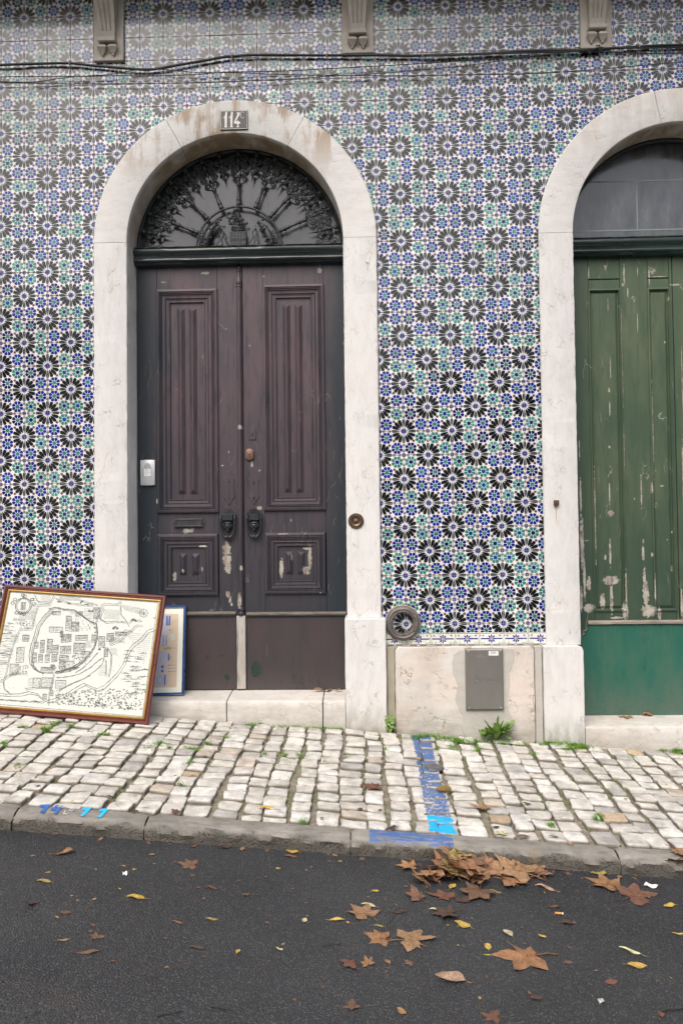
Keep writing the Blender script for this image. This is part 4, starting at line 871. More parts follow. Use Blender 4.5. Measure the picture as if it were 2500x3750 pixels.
# ================================================================== GREEN DOOR
holes2 = []
def pg(x, y, ru, rv): p = W(1950+x/1.1764, 800+y/1.1764, YD); k = (.55, 1.25) if max(ru, rv) <= 12 and rv/ru < 2.2 and ru/rv < 2.2 else (1, 1); holes2.append((p.x, p.z, ru*.00125*k[0], rv*.0014*k[1]))
for a in [(240, 240, 3, 30), (392, 245, 4, 45), (386, 285, 9, 6), (408, 320, 3, 20), (500, 250, 3, 45), (540, 250, 32, 2.5), (610, 285, 30, 4), (320, 262, 40, 1.6), (450, 230, 2, 26), (582, 346, 5, 9), (323, 370, 2.5, 30), (334, 640, 3, 50), (380, 480, 2, 120), (386, 700, 2, 120), (328, 740, 8, 8), (568, 533, 6, 4), (450, 450, 2, 40), (330, 985, 9, 5), (331, 820, 3, 30), (392, 1000, 2, 130), (518, 900, 2.5, 200), (330, 1190, 3, 50), (336, 1270, 14, 12), (466, 1170, 4, 70), (510, 1160, 6, 22), (270, 1300, 3, 200), (205, 1200, 5, 90), (212, 1400, 9, 110), (240, 1575, 10, 30), (208, 1640, 7, 50), (222, 1560, 6, 80), (300, 1650, 12, 36), (240, 1680, 24, 18), (335, 1560, 38, 20), (338, 1640, 8, 60), (333, 1440, 5, 60), (312, 1460, 9, 9), (400, 1600, 4, 80), (398, 1690, 14, 36), (474, 1445, 6, 36), (480, 1560, 7, 60), (486, 1620, 14, 60), (500, 1690, 34, 26), (526, 1600, 5, 60), (598, 1508, 10, 10), (512, 1447, 9, 9), (475, 1390, 8, 8), (545, 1700, 8, 26), (640, 1660, 6, 60), (600, 1352, 7, 4), (555, 1152, 9, 4), (642, 700, 2, 160), (645, 1100, 2.5, 160), (578, 1383, 6, 3), (232, 1388, 8, 3), (437, 1208, 5, 3), (200, 1000, 2.5, 40), (360, 1720, 30, 5)]: pg(*a)
M_green = mk_paint('green_door_paint', (.056, .092, .052), (.092, .122, .068), (.024, .052, .038), holes=holes2, split=.7, zlo=(-2.2, -.7, .65), edge=(CXR, .48, .62), streak=.7, rough=.5)
M_gsheet = mk_paint('green_sheet_paint', (.020, .118, .086), (.050, .135, .094), (.012, .066, .052), split=0, streak=.25, rough=.38, scratch=.45)
gd = thing('green_door', 'peeling green plank door with a bright green lower sheet under a plain fanlight', 'door', (CXR, YD, -2.535))
def gx(x, y=900): return W(1950+x/1.1764, 800+y/1.1764, YD).x
def gz(y, x=400): return W(1950+x/1.1764, 800+y/1.1764, YD).z
zt2_, zb2 = .25, -2.50
xL, pa, pb, pc_ = CXR-R_I+.002, gx(250), gx(386), gx(507); pd = CXR-.018; zp1, zp0 = gz(305), gz(1690); zrail = gz(1022+0) if False else gz(262)
mb = MB(); e = .0018
mb.box(xL, pa-.001, YD, YD+.04, zb2, zt2_, e); gleaf = part('door_leaf', mb, M_green, gd, loc=(CXR-.3, YD, -1.2), label='left leaf, the only one in the picture')
def gpart(name, a, b, z0, z1, y=YD): m_ = MB(); m_.box(a, b, y, YD+.04, z0, z1, e); return part(name, m_, M_green, gleaf)
gpart('stile', pb+.001, pc_-.001, zb2, zt2_); gpart('stile', pd, CXR-.002, zb2, zt2_)
for a, b in ((pa, pb), (pc_, pd-.001)):
    gpart('rail', a+.0005, b-.0005, gz(258), zt2_, YD+.001); gpart('rail', a+.0005, b-.0005, zp1+.001, gz(262), YD+.0015); gpart('rail', a+.0005, b-.0005, zb2, zp0, YD+.001)
    mb = MB(); mb.ring(a, zp0, b, zp1, [(-.004, YD+.002), (-.004, YD-.006), (.004, YD-.009), (.009, YD-.003), (.010, YD+.010), (.014, YD+.011), (.030, YD+.002)], fill=True); part('fielded_panel', mb, M_green, gleaf)
for s in (1,):                                   # right leaf, mostly out of the picture, mirrored
    m_ = MB(); m_.box(CXR+.002, CXR+R_I-.002, YD, YD+.04, zb2, zt2_, e); part('door_leaf', m_, M_green, gd)
zk1, zk0 = gz(1750), gz(2144); xk = gx(210, 1900)-.02; rC = .075
pts = [(xk-.05, zk0), (CXR+R_I-.01, zk0), (CXR+R_I-.01, zk1), (gx(240, 1750), zk1)]
cxk, czk = gx(196, 1745), zk1+.005
pts += [(gx(238, 1760)-.002*k, zk1-.012*k**1.05) if k < 4 else (gx(238, 1760)-.008-.010*(k-3)**1.15, zk1-.05-.012*(k-3)**.7) for k in range(1, 8)]+[(xk-.05, zk1-.095)]
mb = MB(); mb.prism(pts, YD-.008, YD-.002); part('kick_sheet', mb, M_gsheet, gd)
z = gz(1739); mb = MB(); mb.extr([(YD, z+.012), (YD-.018, z+.010), (YD-.022, z+.003), (YD-.020, z-.009), (YD, z-.013)], gx(234, 1740), CXR+R_I-.004, 30, .0006); part('weather_rail', mb, M_bare, gd)
transom(CXR, gd, simple('green_transom_paint', (.016, .034, .030), .32, var=.5, sc=25, st=(.3, 1, 1)))
mat_rim = M_iron; glasspane(CXR, gd, M_glass2)
mb = MB(); M_bar = simple('pale_glazing_bar', (.22, .25, .25), .6, var=.2)
for vv in (660, 840): zz = W(2400, vv, YD+.03).z; mb.box(CXR-sqrt((R_I-.02)**2-max(0, zz-SPZ)**2), CXR+sqrt((R_I-.02)**2-max(0, zz-SPZ)**2), YD+.0335, YD+.0345, zz-.004, zz+.004)
for dx in (0, 1): xx = W(2331, 750, YD+.03).x if dx == 0 else 2*CXR-W(2331, 750, YD+.03).x; mb.box(xx-.004, xx+.004, YD+.0332, YD+.0348, W(2400, 840, YD+.03).z, W(2400, 660, YD+.03).z)
part('glazing_bars', mb, M_bar, gd)
# ================================================================== FIXTURES
def PX(box, u, v, sc, o=(0, 0)): return None
# house number
def npz(a, b): p = W(780+a/9.8, 380+b/9.8, YJ-.008); return (p.x, p.z)
hn = thing('house_number_plate', 'small dark enamel plate reading 114 C above the brown door', 'number plate', tuple(W(858, 478, YJ)))
mb = MB(); a, b = npz(262, 950), npz(1250, 218); mb.box(a[0], b[0], YJ-.008, YJ, a[1], b[1], .003); part('plate', mb, M_enamel, hn)
a, b = npz(278, 915), npz(1232, 240); mb = MB(); mb.ring(a[0], a[1], b[0], b[1], [(0, YJ-.0085), (.0022, YJ-.0086)]); part('border', mb, M_enw, hn)
mb = MB(); dig = [[(452, 288), (512, 290), (505, 560), (495, 790), (512, 820), (512, 848), (403, 848), (405, 815), (425, 800), (415, 470), (390, 520), (366, 515), (430, 430)],
 [(655, 290), (715, 290), (705, 560), (697, 790), (715, 820), (718, 848), (610, 848), (614, 815), (630, 800), (620, 475), (590, 520), (560, 515), (632, 430)],
 [(845, 308), (880, 320), (970, 300), (960, 390), (820, 630), (850, 648), (870, 615), (905, 598), (940, 650), (985, 665), (982, 712), (930, 712), (910, 780), (940, 820), (940, 842), (848, 842), (852, 818), (880, 785), (862, 712), (760, 712), (760, 640), (880, 380), (850, 330)]]
for d in dig: mb.add([(npz(*q)[0], YJ-.0088, npz(*q)[1]) for q in d], [list(range(len(d)))])
part('number', mb, M_enw, hn); mb = MB(); cc = [npz(1065+78*cos(radians(t)), 405-112*sin(radians(t))) for t in range(48, 320, 15)]
for k in range(len(cc)-1): mb.ribbon([cc[k], cc[k+1]], .0022+.0024*max(0, 1-abs(k-8)/7), YJ-.0088)
part('letter', mb, M_enw, hn)
for q in ((302, 580), (1195, 570)): c = npz(*q); mb = MB(); mb.ball((c[0], YJ-.009, c[1]), .0028, 7, 4); part('screw', mb, M_rust, hn)
# entry phone
def ipt(a, b, y): return W(500+a/15.68, 1660+b/15.68, y)
YI = YD-.022; it = thing('entry_phone', 'silver entry phone with two name buttons on the left edge of the brown door', 'intercom', tuple(ipt(630, 1830, YD)))
mb = MB(); p0, p1 = ipt(222, 1840, YI), ipt(1030, 365, YI); w = p1.x-p0.x; h = p1.z-p0.z
rows = []
for k in range(13):
    t = -1+2*k/12; y = YI+.006*t*t; ztop = p1.z-.002*t*t; zbo = p0.z+.002*t*t; x = (p0.x+p1.x)/2+t*w/2; rows.append([(x, YD, zbo), (x, y+.002, zbo), (x, y, zbo+.003), (x, y, ztop-.003), (x, y+.002, ztop), (x, YD, ztop)])
mb.grid(rows); [mb.add(r, [list(range(6))]) for r in (rows[0], rows[-1])]; part('housing', mb, M_plas, it, smooth=2)
mb = MB(); c = ipt(635, 860, YI-.0005); r = abs(ipt(840, 0, YI).x-c.x); mb.poly([(c.x+r*cos(pi*k/16), c.z+r*1.45*sin(pi*k/16)) for k in range(17)], YI-.0006); part('camera_window', mb, M_plas_g, it)
p2_, p3_ = ipt(375, 1340, YI), ipt(845, 865, YI)
zm = (p2_.z+p3_.z)/2
for n, (za, zb_, tx) in enumerate(((zm+.0004, p3_.z-.0012, '2º'), (p2_.z, zm-.0004, '1º'))):
    mb = MB(); mb.box(p2_.x+.004, p3_.x-.001, YI-.0012, YI+.001, za, zb_, .0004); bt = part('name_button', mb, M_white, it, label='button marked '+tx)
    mb = MB(); text(tx, .0125, mb, ((p2_.x+p3_.x)/2-.001, YI-.0016, (za+zb_)/2)); part('button_text', mb, M_ink, bt)
mb = MB(); mb.box(p2_.x, p3_.x, YI-.0004, YI+.001, p2_.z-.001, p3_.z+.0005); part('button_frame', mb, simple('shadow_grey', (.15, .15, .15), .5), it)
mb = MB()
for i in range(7):
    for j in range(6):
        if j > 3 and not (1 < i < 5+(j == 4)): continue
        q = ipt(430+i*58, 1375+j*55, YI-.0004); mb.poly([(q.x-.0016, q.z+.0003), (q.x+.0002, q.z+.001), (q.x+.0016, q.z-.0003), (q.x-.0002, q.z-.001)], YI-.0006)
part('speaker_grille', mb, M_enw, it)
# bell, bolt
c = W(1303, 1908, YJ); mb = MB(); mb.lathe((c.x, YJ, c.z), (0, -1, 0), [(.045, 0), (.0455, .005), (.042, .008), (.038, .007), (.033, .009), (.027, .008), (.018, .002), (.013, .003)], 32)
bell = tag(link('door_bell', mb.mesh('door_bell', M_brass, tuple(c), 2, True), c), 'round dark brass bell push on the white right jamb of the brown door', 'door bell')
mb = MB(); mb.lathe((c.x, YJ-.003, c.z), (0, -1, 0), [(.010, 0), (.010, .004), (.006, .0065), (.0001, .007)], 18); part('push_button', mb, M_copper, bell, smooth=2)
c = W(2034, 1842, YJ); mb = MB(); mb.box(c.x-.014, c.x+.014, YJ-.022, YJ+.001, c.z-.016, c.z+.016, .004); mb.lathe((c.x, YJ-.022, c.z), (0, -1, 0), [(.010, 0), (.004, .003)], 6)
bo = solo('iron_bolt', mb, M_rust, 'square rusty iron bolt head sticking out of the jamb left of the green door', 'bolt')
mb = MB(); M_streak = simple('rust_streak', (.56, .45, .33), .8, var=.12, sc=30, st=(1, 1, .2)); mb.poly([(c.x-.004, c.z-.018), (c.x+.004, c.z-.018), (c.x+.003, c.z-.09), (c.x+.0008, c.z-.14), (c.x-.002, c.z-.10)], YJ-.0012); part('rust_streak', mb, M_streak, bo)
# iron ring
c = W(1474.7, 2282.7, -.03); mb = MB(); mb.lathe((c.x, -.002, c.z), (0, -1, 0), [(.101, 0), (.099, .022), (.093, .032), (.083, .036), (.074, .031), (.070, .036), (.064, .034), (.060, .026), (.0585, 0)], 48, caps=False)
mb.c = [None]*len(mb.f); rr = random.Random(2); mb.v = [(a+rr.uniform(-.0012, .0012), b+rr.uniform(-.0012, .0012), d+rr.uniform(-.0012, .0012)) for a, b, d in mb.v]
ri = tag(link('iron_vent_ring', mb.mesh('iron_vent_ring', M_ring, (c.x, 0, c.z), 2, True), (c.x, 0, c.z)), 'thick rusty iron ring set into the tiles at the foot of the wall', 'iron ring')
mb = MB(); mb.tube([(c.x+.079*cos(radians(a)), -.038, c.z+.079*sin(radians(a))) for a in range(-35, 36, 7)], .007, 7); part('hinge_lug', mb, M_ring, ri, smooth=True)
mb = MB(); n = 40; rows = [[(c.x+r*cos(2*pi*k/n), y, c.z+r*sin(2*pi*k/n)) for k in range(n)] for r, y in ((.100, -.008), (.1055, -.004))]
rows[1] = [(c.x+(.104+rr.uniform(-.002, .004))*cos(2*pi*k/n), -.001, c.z+(.104+rr.uniform(-.002, .004))*sin(2*pi*k/n)) for k in range(n)]; mb.grid(rows, closev=True); part('mortar_bead', mb, M_mortar, ri)
# steel service cover
def ep(a, b, y=-.052): return W(1660+a/7.127, 2350+b/7.127, y)
p0, p1 = ep(328, 1795), ep(1290, 180); YE = -.052
cv = thing('water_meter_cover', 'grey steel service cover with an embossed logo and EPAL lettering on the plinth', 'service cover', ((p0.x+p1.x)/2, -.03, p0.z))
mb = MB(); mb.ring(p0.x, p0.z, p1.x, p1.z, [(0, -.028), (0, -.044), (.0015, -.047), (.008, YE), (.0085, YE)], fill=True); part('cover_plate', mb, M_steel, cv)
for q in ((385, 252), (1218, 245), (408, 1728), (1238, 1722)):
    s = ep(*q); mb = MB(); mb.lathe((s.x, YE, s.z), (0, -1, 0), [(.0048, 0), (.0046, .002), (.002, .0032), (.0001, .0026)], 12); part('screw', mb, M_steel_l, cv, smooth=2)
mb = MB(); q0, q1 = ep(912, 362), ep(1168, 238); mb.box(q0.x, q1.x, YE-.0006, YE, q0.z, q1.z); stk = part('sticker', mb, M_white, cv)
mb = MB(); xm = (q0.x+q1.x)/2
for k, tx in enumerate(('DESENTUPIMENTOS', '961 588 500', '211 363 370')): text(tx, .0052, mb, (xm, YE-.0009, q1.z-.006-.0047*k), sx=.72 if k == 0 else 1.1)
part('sticker_print', mb, M_ink, stk)
mb = MB()
for dx, mt in ((0, M_steel_d), (.0012, M_steel_l)):  # dark copy paints the lettering's shadow, offset pale copy its lit edge
    mb = MB(); f = lambda a, b: tuple(ep(a, b, YE-.0004)+Vector((dx, 0, -dx)))
    for P in ([(545, 862), (695, 862)], [(545, 888), (695, 888)], [(530, 985), (570, 962), (620, 968), (700, 1002), (790, 995)], [(545, 992), (590, 1008), (640, 1055), (710, 1072), (755, 1055)], [(550, 1050), (590, 1098), (640, 1115), (690, 1100), (735, 1068)], [(555, 950), (558, 915), (575, 905), (592, 918), (595, 950)], [(655, 950), (658, 915), (675, 905), (692, 918), (695, 950)], [(625, 900), (625, 950)]): mb.tube([f(*p) for p in P], .0013, 4)
    text('EPAL', .020, mb, ep(968, 1008, YE-.0005)+Vector((dx, 0, -dx)), sx=1.15); part('embossed_logo', mb, mt, cv)
mb = MB(); rr = random.Random(9)
for k in range(44):
    q = ep(rr.gauss(720, 110), rr.gauss(370, 60), YE-.0005); l = rr.uniform(.004, .012); mb.ribbon([(q.x, q.z), (q.x-l*.3, q.z-l)], rr.uniform(.0006, .0016), YE-.0005)
part('scratches', mb, M_steel_l, cv)
# graffiti tick on the jamb
mb = MB(); f = lambda u, v: (W(u, v, YJ).x, W(u, v, YJ).z); mb.ribbon([f(1338, 958), f(1343, 965), (f(1350, 962))], .003, YJ-.0012); mb.ribbon([f(1343, 960), f(1345, 978), f(1346, 992)], .0022, YJ-.0012); mb.ribbon([f(1350, 960), f(1352, 974)], .002, YJ-.0012)
solo('scribbled_mark', mb, simple('grey_paint', (.16, .18, .17), .7), 'small grey paint scribble high on the right jamb of the brown door', 'graffiti')
# cables
def cable(pts, rad, label, yy=-.026, group=None, name='wall_cable', step_=4):
    P = [W(u, v, yy) for u, v in pts]; Q = []
    for i in range(len(P)-1):
        p0 = P[max(i-1, 0)]; p1 = P[i]; p2 = P[i+1]; p3 = P[min(i+2, len(P)-1)]
        for k in range(step_):
            t = k/step_; Q.append(.5*((2*p1)+(p2-p0)*t+(2*p0-5*p1+4*p2-p3)*t*t+(3*p1-p0-3*p2+p3)*t**3))
    Q.append(P[-1]); Q = [(q.x, q.y+.002*sin(i*.9), q.z) for i, q in enumerate(Q)]
    mb = MB(); mb.tube(Q, rad, 8); return solo(name, mb, M_cable, label, 'cable', group, smooth=True)
mc = cable([(-300, 244), (0, 238.6), (130, 233), (252, 231.8), (344, 240), (488, 253), (574, 252), (689, 231.8), (803, 212), (849, 206), (943, 202), (1196, 202), (1400, 203), (1546, 203), (1700, 199), (1901, 189), (2122, 183), (2243, 178), (2338, 170), (2500, 165), (2800, 158)], .0075, 'thickest black cable, clipped along the wall just under the corbels', -.022)
for u, v in ((256, 231), (849, 206), (1196, 202), (1546, 203), (2338, 170)):
    c = W(u, v, -.02); mb = MB(); mb.tube([(c.x, -.001, c.z+.012), (c.x, -.030, c.z+.010), (c.x, -.034, c.z), (c.x, -.030, c.z-.010), (c.x, -.001, c.z-.012)], .003, 5); part('cable_clip', mb, M_clip, mc)
cable([(1560, 204), (1700, 201), (1901, 193), (2060, 190), (2190, 178), (2338, 176), (2500, 172), (2800, 166)], .0045, 'second black cable hugging the thick one on the right half of the wall', -.030)
cable([(-300, 284), (0, 281.7), (287, 279), (430, 278), (574, 277.7), (700, 274), (800, 265), (900, 263), (1116, 256.6), (1374, 241.7), (1700, 223), (1901, 208), (2100, 190), (2190, 180)], .0026, 'thin black wire rising from the left edge to the right corbel, upper one', -.03)
cable([(-300, 292), (0, 299), (115, 300.6), (258, 283), (402, 272), (505, 256), (574, 253), (689, 263), (800, 266), (943, 269), (1116, 275), (1288, 276), (1374, 270), (1700, 240.5), (2002, 200), (2190, 181)], .0024, 'thin wire looping up to the thick cable left of the arch', -.034)
cable([(-300, 304), (0, 304), (212, 306), (574, 306), (800, 300.8), (972, 294), (1144, 283.6), (1288, 277), (1600, 276), (1901, 271), (2102, 261), (2500, 225.5), (2800, 200)], .0024, 'lowest thin wire crossing the whole wall', -.028)
cable([(2190, 180), (2260, 192), (2400, 196), (2500, 196), (2700, 198)], .0022, 'short thin wire sagging right from the cable knot at the right corbel', -.032)
c = W(2190, 182, -.036); mb = MB(); rr = random.Random(8)
for k in range(5): mb.tube([(c.x+rr.uniform(-.02, .03), -.036+rr.uniform(-.006, .006), c.z+rr.uniform(-.028, .026)) for _ in range(6)], .0024, 5)
mb.tube([(c.x-.012, -.04, c.z+.02), (c.x+.004, -.045, c.z+.022), (c.x+.008, -.04, c.z-.012), (c.x-.006, -.03, c.z-.02)], .004, 6); solo('cable_knot', mb, M_cable, 'tangled black cable tie hanging under the right corbel', 'cable tie', smooth=True)
# ================================================================== FRAMED PICTURES
class Plane:                                     # a tilted sheet: e1 along the bottom, e2 up, n towards the viewer
    def __init__(s, o, e1, e2): s.o = Vector(o); s.e1 = Vector(e1).normalized(); s.e2 = (Vector(e2)-s.e1*Vector(e2).dot(s.e1)).normalized(); s.n = s.e1.cross(s.e2)
    def M(s): return Matrix(((s.e1.x, -s.n.x, s.e2.x, s.o.x), (s.e1.y, -s.n.y, s.e2.y, s.o.y), (s.e1.z, -s.n.z, s.e2.z, s.o.z), (0, 0, 0, 1)))
def fpart(name, mb, mat, par, pl, smooth=False, label=None):
    M = pl.M(); mb.v = [tuple(M @ Vector(p)) for p in mb.v]; return part(name, mb, mat, par, smooth, label)
BR = PV(545, 2655); TR = W(608, 2183, -.045); e1 = Vector((1, -.035, -.075)); e2 = TR-BR; TL = W(10, 2140, -.045); BW = (TR-TL).length; BH = (TR-BR).length
pl = Plane(BR-e1.normalized()*BW, e1, e2)        # local x 0..BW, z 0..BH, y<0 towards the viewer
mf = thing('framed_city_map', 'large engraved city map in a dark red and gold frame leaning on the jamb', 'framed picture', tuple(BR-e1.normalized()*BW/2))
PF = [(0, .0), (0, -.016), (.004, -.021), (.012, -.021), (.017, -.015), (.021, -.017), (.0245, -.012)]
mb = MB(); mb.ring(0, 0, BW, BH, PF); fpart('red_frame', mb, M_redw, mf, pl)
mb = MB(); mb.ring(.0246, .0246, BW-.0246, BH-.0246, [(0, -.010), (.003, -.015), (.008, -.016), (.013, -.011), (.0145, -.006)]); fpart('gilt_slip', mb, M_gold, mf, pl)
mb = MB(); mb.box(.02, BW-.02, -.0065, .0, .02, BH-.02); fpart('map_sheet', mb, M_paper, mf, pl)
I0 = .0395; IW, IH = BW-2*I0, BH-2*I0
def mpx(a, b):
    dx, dy = a-72, b-100; det = 1192*912+117*88; s = (dx*912+dy*117)/det; t = (1192*dy-88*dx)/det; return (I0+s*IW, I0+(1-t)*IH)
mb = MB(); rr = random.Random(21); YM = -.0068
def ml(P, w=2.2, close=False, jag=1.2):
    Q = []; P = P+[P[0]] if close else P
    for i in range(len(P)-1):
        n = max(1, int(math.hypot(P[i+1][0]-P[i][0], P[i+1][1]-P[i][1])/16))
        for k in range(n): t = k/n; Q.append((P[i][0]+(P[i+1][0]-P[i][0])*t+rr.uniform(-jag, jag), P[i][1]+(P[i+1][1]-P[i][1])*t+rr.uniform(-jag, jag)))
    Q.append(P[-1]); Q = [mpx(min(max(a, -2000), 1262), b) for a, b in Q]; Q = [(max(I0, min(I0+IW, x)), max(I0, min(I0+IH, z))) for x, z in Q]
    for i in range(len(Q)-1): mb.ribbon([Q[i], Q[i+1]], (w*1.05+1.0)*rr.uniform(.6, 1.3)*.00081, YM)
def dbl(P, g=7, w=2.4):
    for s in (-1, 1): ml([(a+s*g*.6, b+s*g) for a, b in P], w)
def blob(a, b, r):
    x, z = mpx(a, b)
    if I0+.004 < x < I0+IW-.004 and I0+.004 < z < I0+IH-.004: mb.poly([(x+r*.00081*rr.uniform(.6, 1.2)*cos(2*pi*k/6), z+r*.0006*rr.uniform(.6, 1.2)*sin(2*pi*k/6)) for k in range(6)], YM-.0001)
def block(x, y, w, h, dark=.5, sk=0):
    sk = sk or rr.uniform(-7, 7); ml([(x, y), (x+w, y+sk), (x+w, y+h+sk), (x, y+h)], 2.2, True)
    for k in range(int(w*h*dark/240)): blob(x+rr.uniform(2, w-2), y+rr.uniform(2, h-2)+sk*.5, rr.uniform(2.2, 5))
    for k in range(int(h/11)): ml([(x+2, y+4+k*11), (x+w-2, y+4+k*11+sk)], 1.2 if dark < 1 else 3.2)
    for k in range(int(w/10)): blob(x+k*10+4, y+h+sk*(k*10/w)+1, 4); blob(x+k*10+4, y, 3)
ml([(72, 104), (1255, 190), (1146, 1096), (-60, 1000)], 2, True, .4)
W1 = [(400, 250), (345, 310), (300, 380), (285, 450), (262, 540), (250, 620), (262, 690), (300, 735), (345, 758)]
for o_, w_ in ((0, 5), (14, 3), (26, 5)): ml([(a+o_, b+o_*.4) for a, b in W1], w_)
W2 = [(395, 252), (450, 240), (520, 255), (600, 262), (665, 310), (720, 350), (775, 372), (785, 430), (785, 490), (765, 560), (730, 620), (690, 665), (640, 700), (590, 728), (530, 748), (465, 768)]
for o_, w_ in ((0, 4), (10, 6)): ml([(a-o_*.5, b-o_) for a, b in W2], w_)
ml([(470, 752), (560, 735), (640, 708), (700, 655)], 9); ml([(480, 765), (570, 748), (650, 715)], 7)
ml([(480, 798), (560, 792), (650, 770), (740, 715), (800, 660), (830, 640)], 5); ml([(500, 905), (580, 850), (700, 800), (790, 730), (830, 690), (850, 600)], 4); ml([(470, 905), (560, 865), (650, 825), (740, 780)], 3)
ml([(620, 760), (680, 720), (740, 660), (790, 600)], 5)
RV = [(1235, 408), (1180, 430), (1135, 490), (1065, 545), (1030, 600), (1000, 690), (950, 770), (890, 832), (850, 870), (800, 892), (740, 872), (695, 850), (640, 880), (560, 935), (470, 972), (420, 985), (380, 970), (330, 930), (270, 918), (200, 935), (100, 938), (-40, 925)]
dbl(RV, 9, 3.4)
for Pq in ([(-20, 850), (60, 818), (95, 790), (160, 770), (240, 772)], [(-30, 668), (80, 670)], [(-30, 690), (80, 688)], [(455, 770), (440, 860), (428, 900), (420, 1010)], [(235, 890), (330, 878), (440, 882)], [(165, 415), (260, 410), (275, 330), (300, 215), (400, 212)], [(265, 125), (300, 185), (400, 195), (430, 135)], [(165, 418), (130, 510), (100, 620), (80, 760), (62, 830), (70, 890), (125, 930)], [(770, 368), (785, 290), (815, 215), (860, 205), (940, 210), (965, 180)], [(830, 240), (805, 300), (800, 330), (850, 355), (930, 350), (1005, 352)], [(960, 215), (965, 290), (1010, 345), (1030, 385)], [(1030, 360), (1060, 330), (1090, 345), (1130, 340)], [(885, 540), (950, 510), (1020, 450), (1095, 380), (1140, 382)], [(875, 520), (930, 480), (1010, 420), (1060, 430)], [(868, 560), (900, 620), (895, 720), (880, 790)], [(855, 660), (860, 720), (858, 790)], [(830, 555), (870, 570)], [(440, 160), (560, 200), (660, 210), (745, 220)], [(640, 175), (700, 190), (780, 215)], [(100, 780), (170, 760)]): dbl(Pq, 6, 2.6)
for B in ((400, 390, 105, 42, .8), (415, 262, 70, 30, 2.5), (530, 300, 45, 120, 1), (575, 350, 60, 75, 2.6), (605, 270, 55, 35, 1), (610, 460, 95, 42, 1.3), (497, 455, 80, 62, 3.5), (487, 430, 25, 40, 3), (600, 520, 90, 85, 1), (437, 540, 42, 75, 1.6), (495, 550, 38, 60, 1.2), (540, 545, 38, 60, 1.2), (388, 490, 42, 112, 1.5), (335, 500, 32, 100, 1.6), (288, 515, 30, 50, 1.2), (325, 612, 34, 62, 1.2), (378, 618, 34, 62, 1.4), (430, 615, 42, 58, 1.6), (490, 620, 75, 32, 1.8), (490, 658, 48, 70, 3.4), (540, 665, 60, 60, .8), (350, 715, 95, 45, 1), (427, 695, 30, 40, 3), (190, 458, 52, 50, 1.3), (150, 560, 60, 120, .8), (105, 690, 70, 80, .9), (292, 800, 60, 72, .7), (360, 798, 85, 78, .8), (745, 235, 50, 90, 1.5), (858, 445, 55, 62, 1.4), (925, 430, 90, 26, 1.2), (795, 468, 50, 85, 1.5), (840, 575, 30, 55, 1.2), (738, 455, 35, 60, 2), (275, 600, 35, 80, 1), (660, 590, 70, 45, .6), (470, 820, 80, 60, .5), (430, 895, 25, 40, 2.2), (375, 925, 30, 30, 1)): block(*B)
for k in range(26): y0 = 420+k*22; ml([(rr.uniform(-40, 10), y0), (rr.uniform(70, 105)-k*2, y0+3)], .8)
for k in range(16): ml([(1010+k*9, 440+k*16), (1215-k*4, 452+k*16)], .5)
for x0_, y0_, x1_, y1_, n_ in ((320, 130, 400, 190, 7), (470, 140, 640, 175, 6), (670, 240, 735, 330, 8), (830, 250, 955, 330, 9), (800, 700, 855, 790, 7), (560, 250, 600, 290, 5), (100, 460, 160, 520, 7), (250, 800, 290, 870, 6), (880, 560, 940, 620, 6), (880, 480, 1000, 520, 6), (690, 500, 740, 560, 8), (420, 700, 470, 740, 6)):
    for k in range(n_): t = k/n_; ml([(x0_, y0_+(y1_-y0_)*t), (x1_, y0_+(y1_-y0_)*t+6)], .7)
for k in range(240): blob(rr.uniform(100, 1150), rr.uniform(150, 960), rr.uniform(1.5, 3.2))
for k in range(420):
    t = rr.random(); a = 480+640*t+rr.uniform(-70, 70); b = 1000-20*t-rr.random()**1.5*150+t*70
    if b > 905-(a-600)*.12: blob(a, b, rr.uniform(4, 8)); 
for k in range(70): a, b = rr.uniform(600, 760), rr.uniform(310, 430); blob(a, b, 4) if b < 430-(a-600)*.1 else None
for k in range(60): blob(rr.uniform(590, 700), rr.uniform(615, 690), 4.5)
for k in range(60): blob(rr.uniform(165, 250), rr.uniform(345, 410), 4)
for k in range(50): blob(rr.uniform(160, 250), rr.uniform(700, 770), 4)
for a, b in ((470, 180), (545, 195), (650, 185), (690, 210), (730, 262), (1060, 330), (1090, 340), (1240, 325), (720, 262), (918, 390), (905, 400), (930, 400), (770, 400), (775, 430), (800, 575)):
    for k in range(4): blob(a+rr.uniform(-12, 12), b+rr.uniform(-8, 8), 8)
for k in range(46): a, b = rr.uniform(1000, 1200), rr.uniform(560, 920); blob(a, b, 6) if a < 1240-(b-400)*.12 else None; ml([(a-26, b+3), (a+26, b+5)], 2.4)
for k in range(60): b = rr.uniform(350, 640); a = rr.uniform(0, 110-(b-350)*.12); ml([(a, b), (a+rr.uniform(15, 60), b+3)], 1.8)
for k in range(14): b = 160+k*17; ml([(235+k*2, b), (290, b-5)], 1.2); 
for k in range(16): ml([(960+k*11, 205+k*2), (1000+k*11, 255+k*3)], 1.0)
for k in range(14): ml([(170+k*9, 255), (150+k*9, 335)], 1.0)
for k in range(60): ml([(rr.uniform(0, 300),)*1+(960+rr.uniform(-8, 25),), ][0:1]*1+[(rr.uniform(0, 300), 975)], 1.2) if False else None
for k in range(50): a = rr.uniform(0, 360); ml([(a, 965+a*.07+rr.uniform(-12, 14)), (a+30, 967+a*.07)], 1.6)
el = lambda cx, cy, rx, ry, n=22: [(cx+rx*cos(2*pi*k/n), cy+ry*sin(2*pi*k/n)) for k in range(n)]
ml(el(182, 218, 64, 66), 6, True); ml(el(182, 216, 52, 56), 3, True); [ml([(165+k*8, 190), (163+k*8, 246)], 3.5) for k in range(5)]; ml([(160, 190), (205, 190)], 3); ml([(158, 248), (204, 248)], 3)
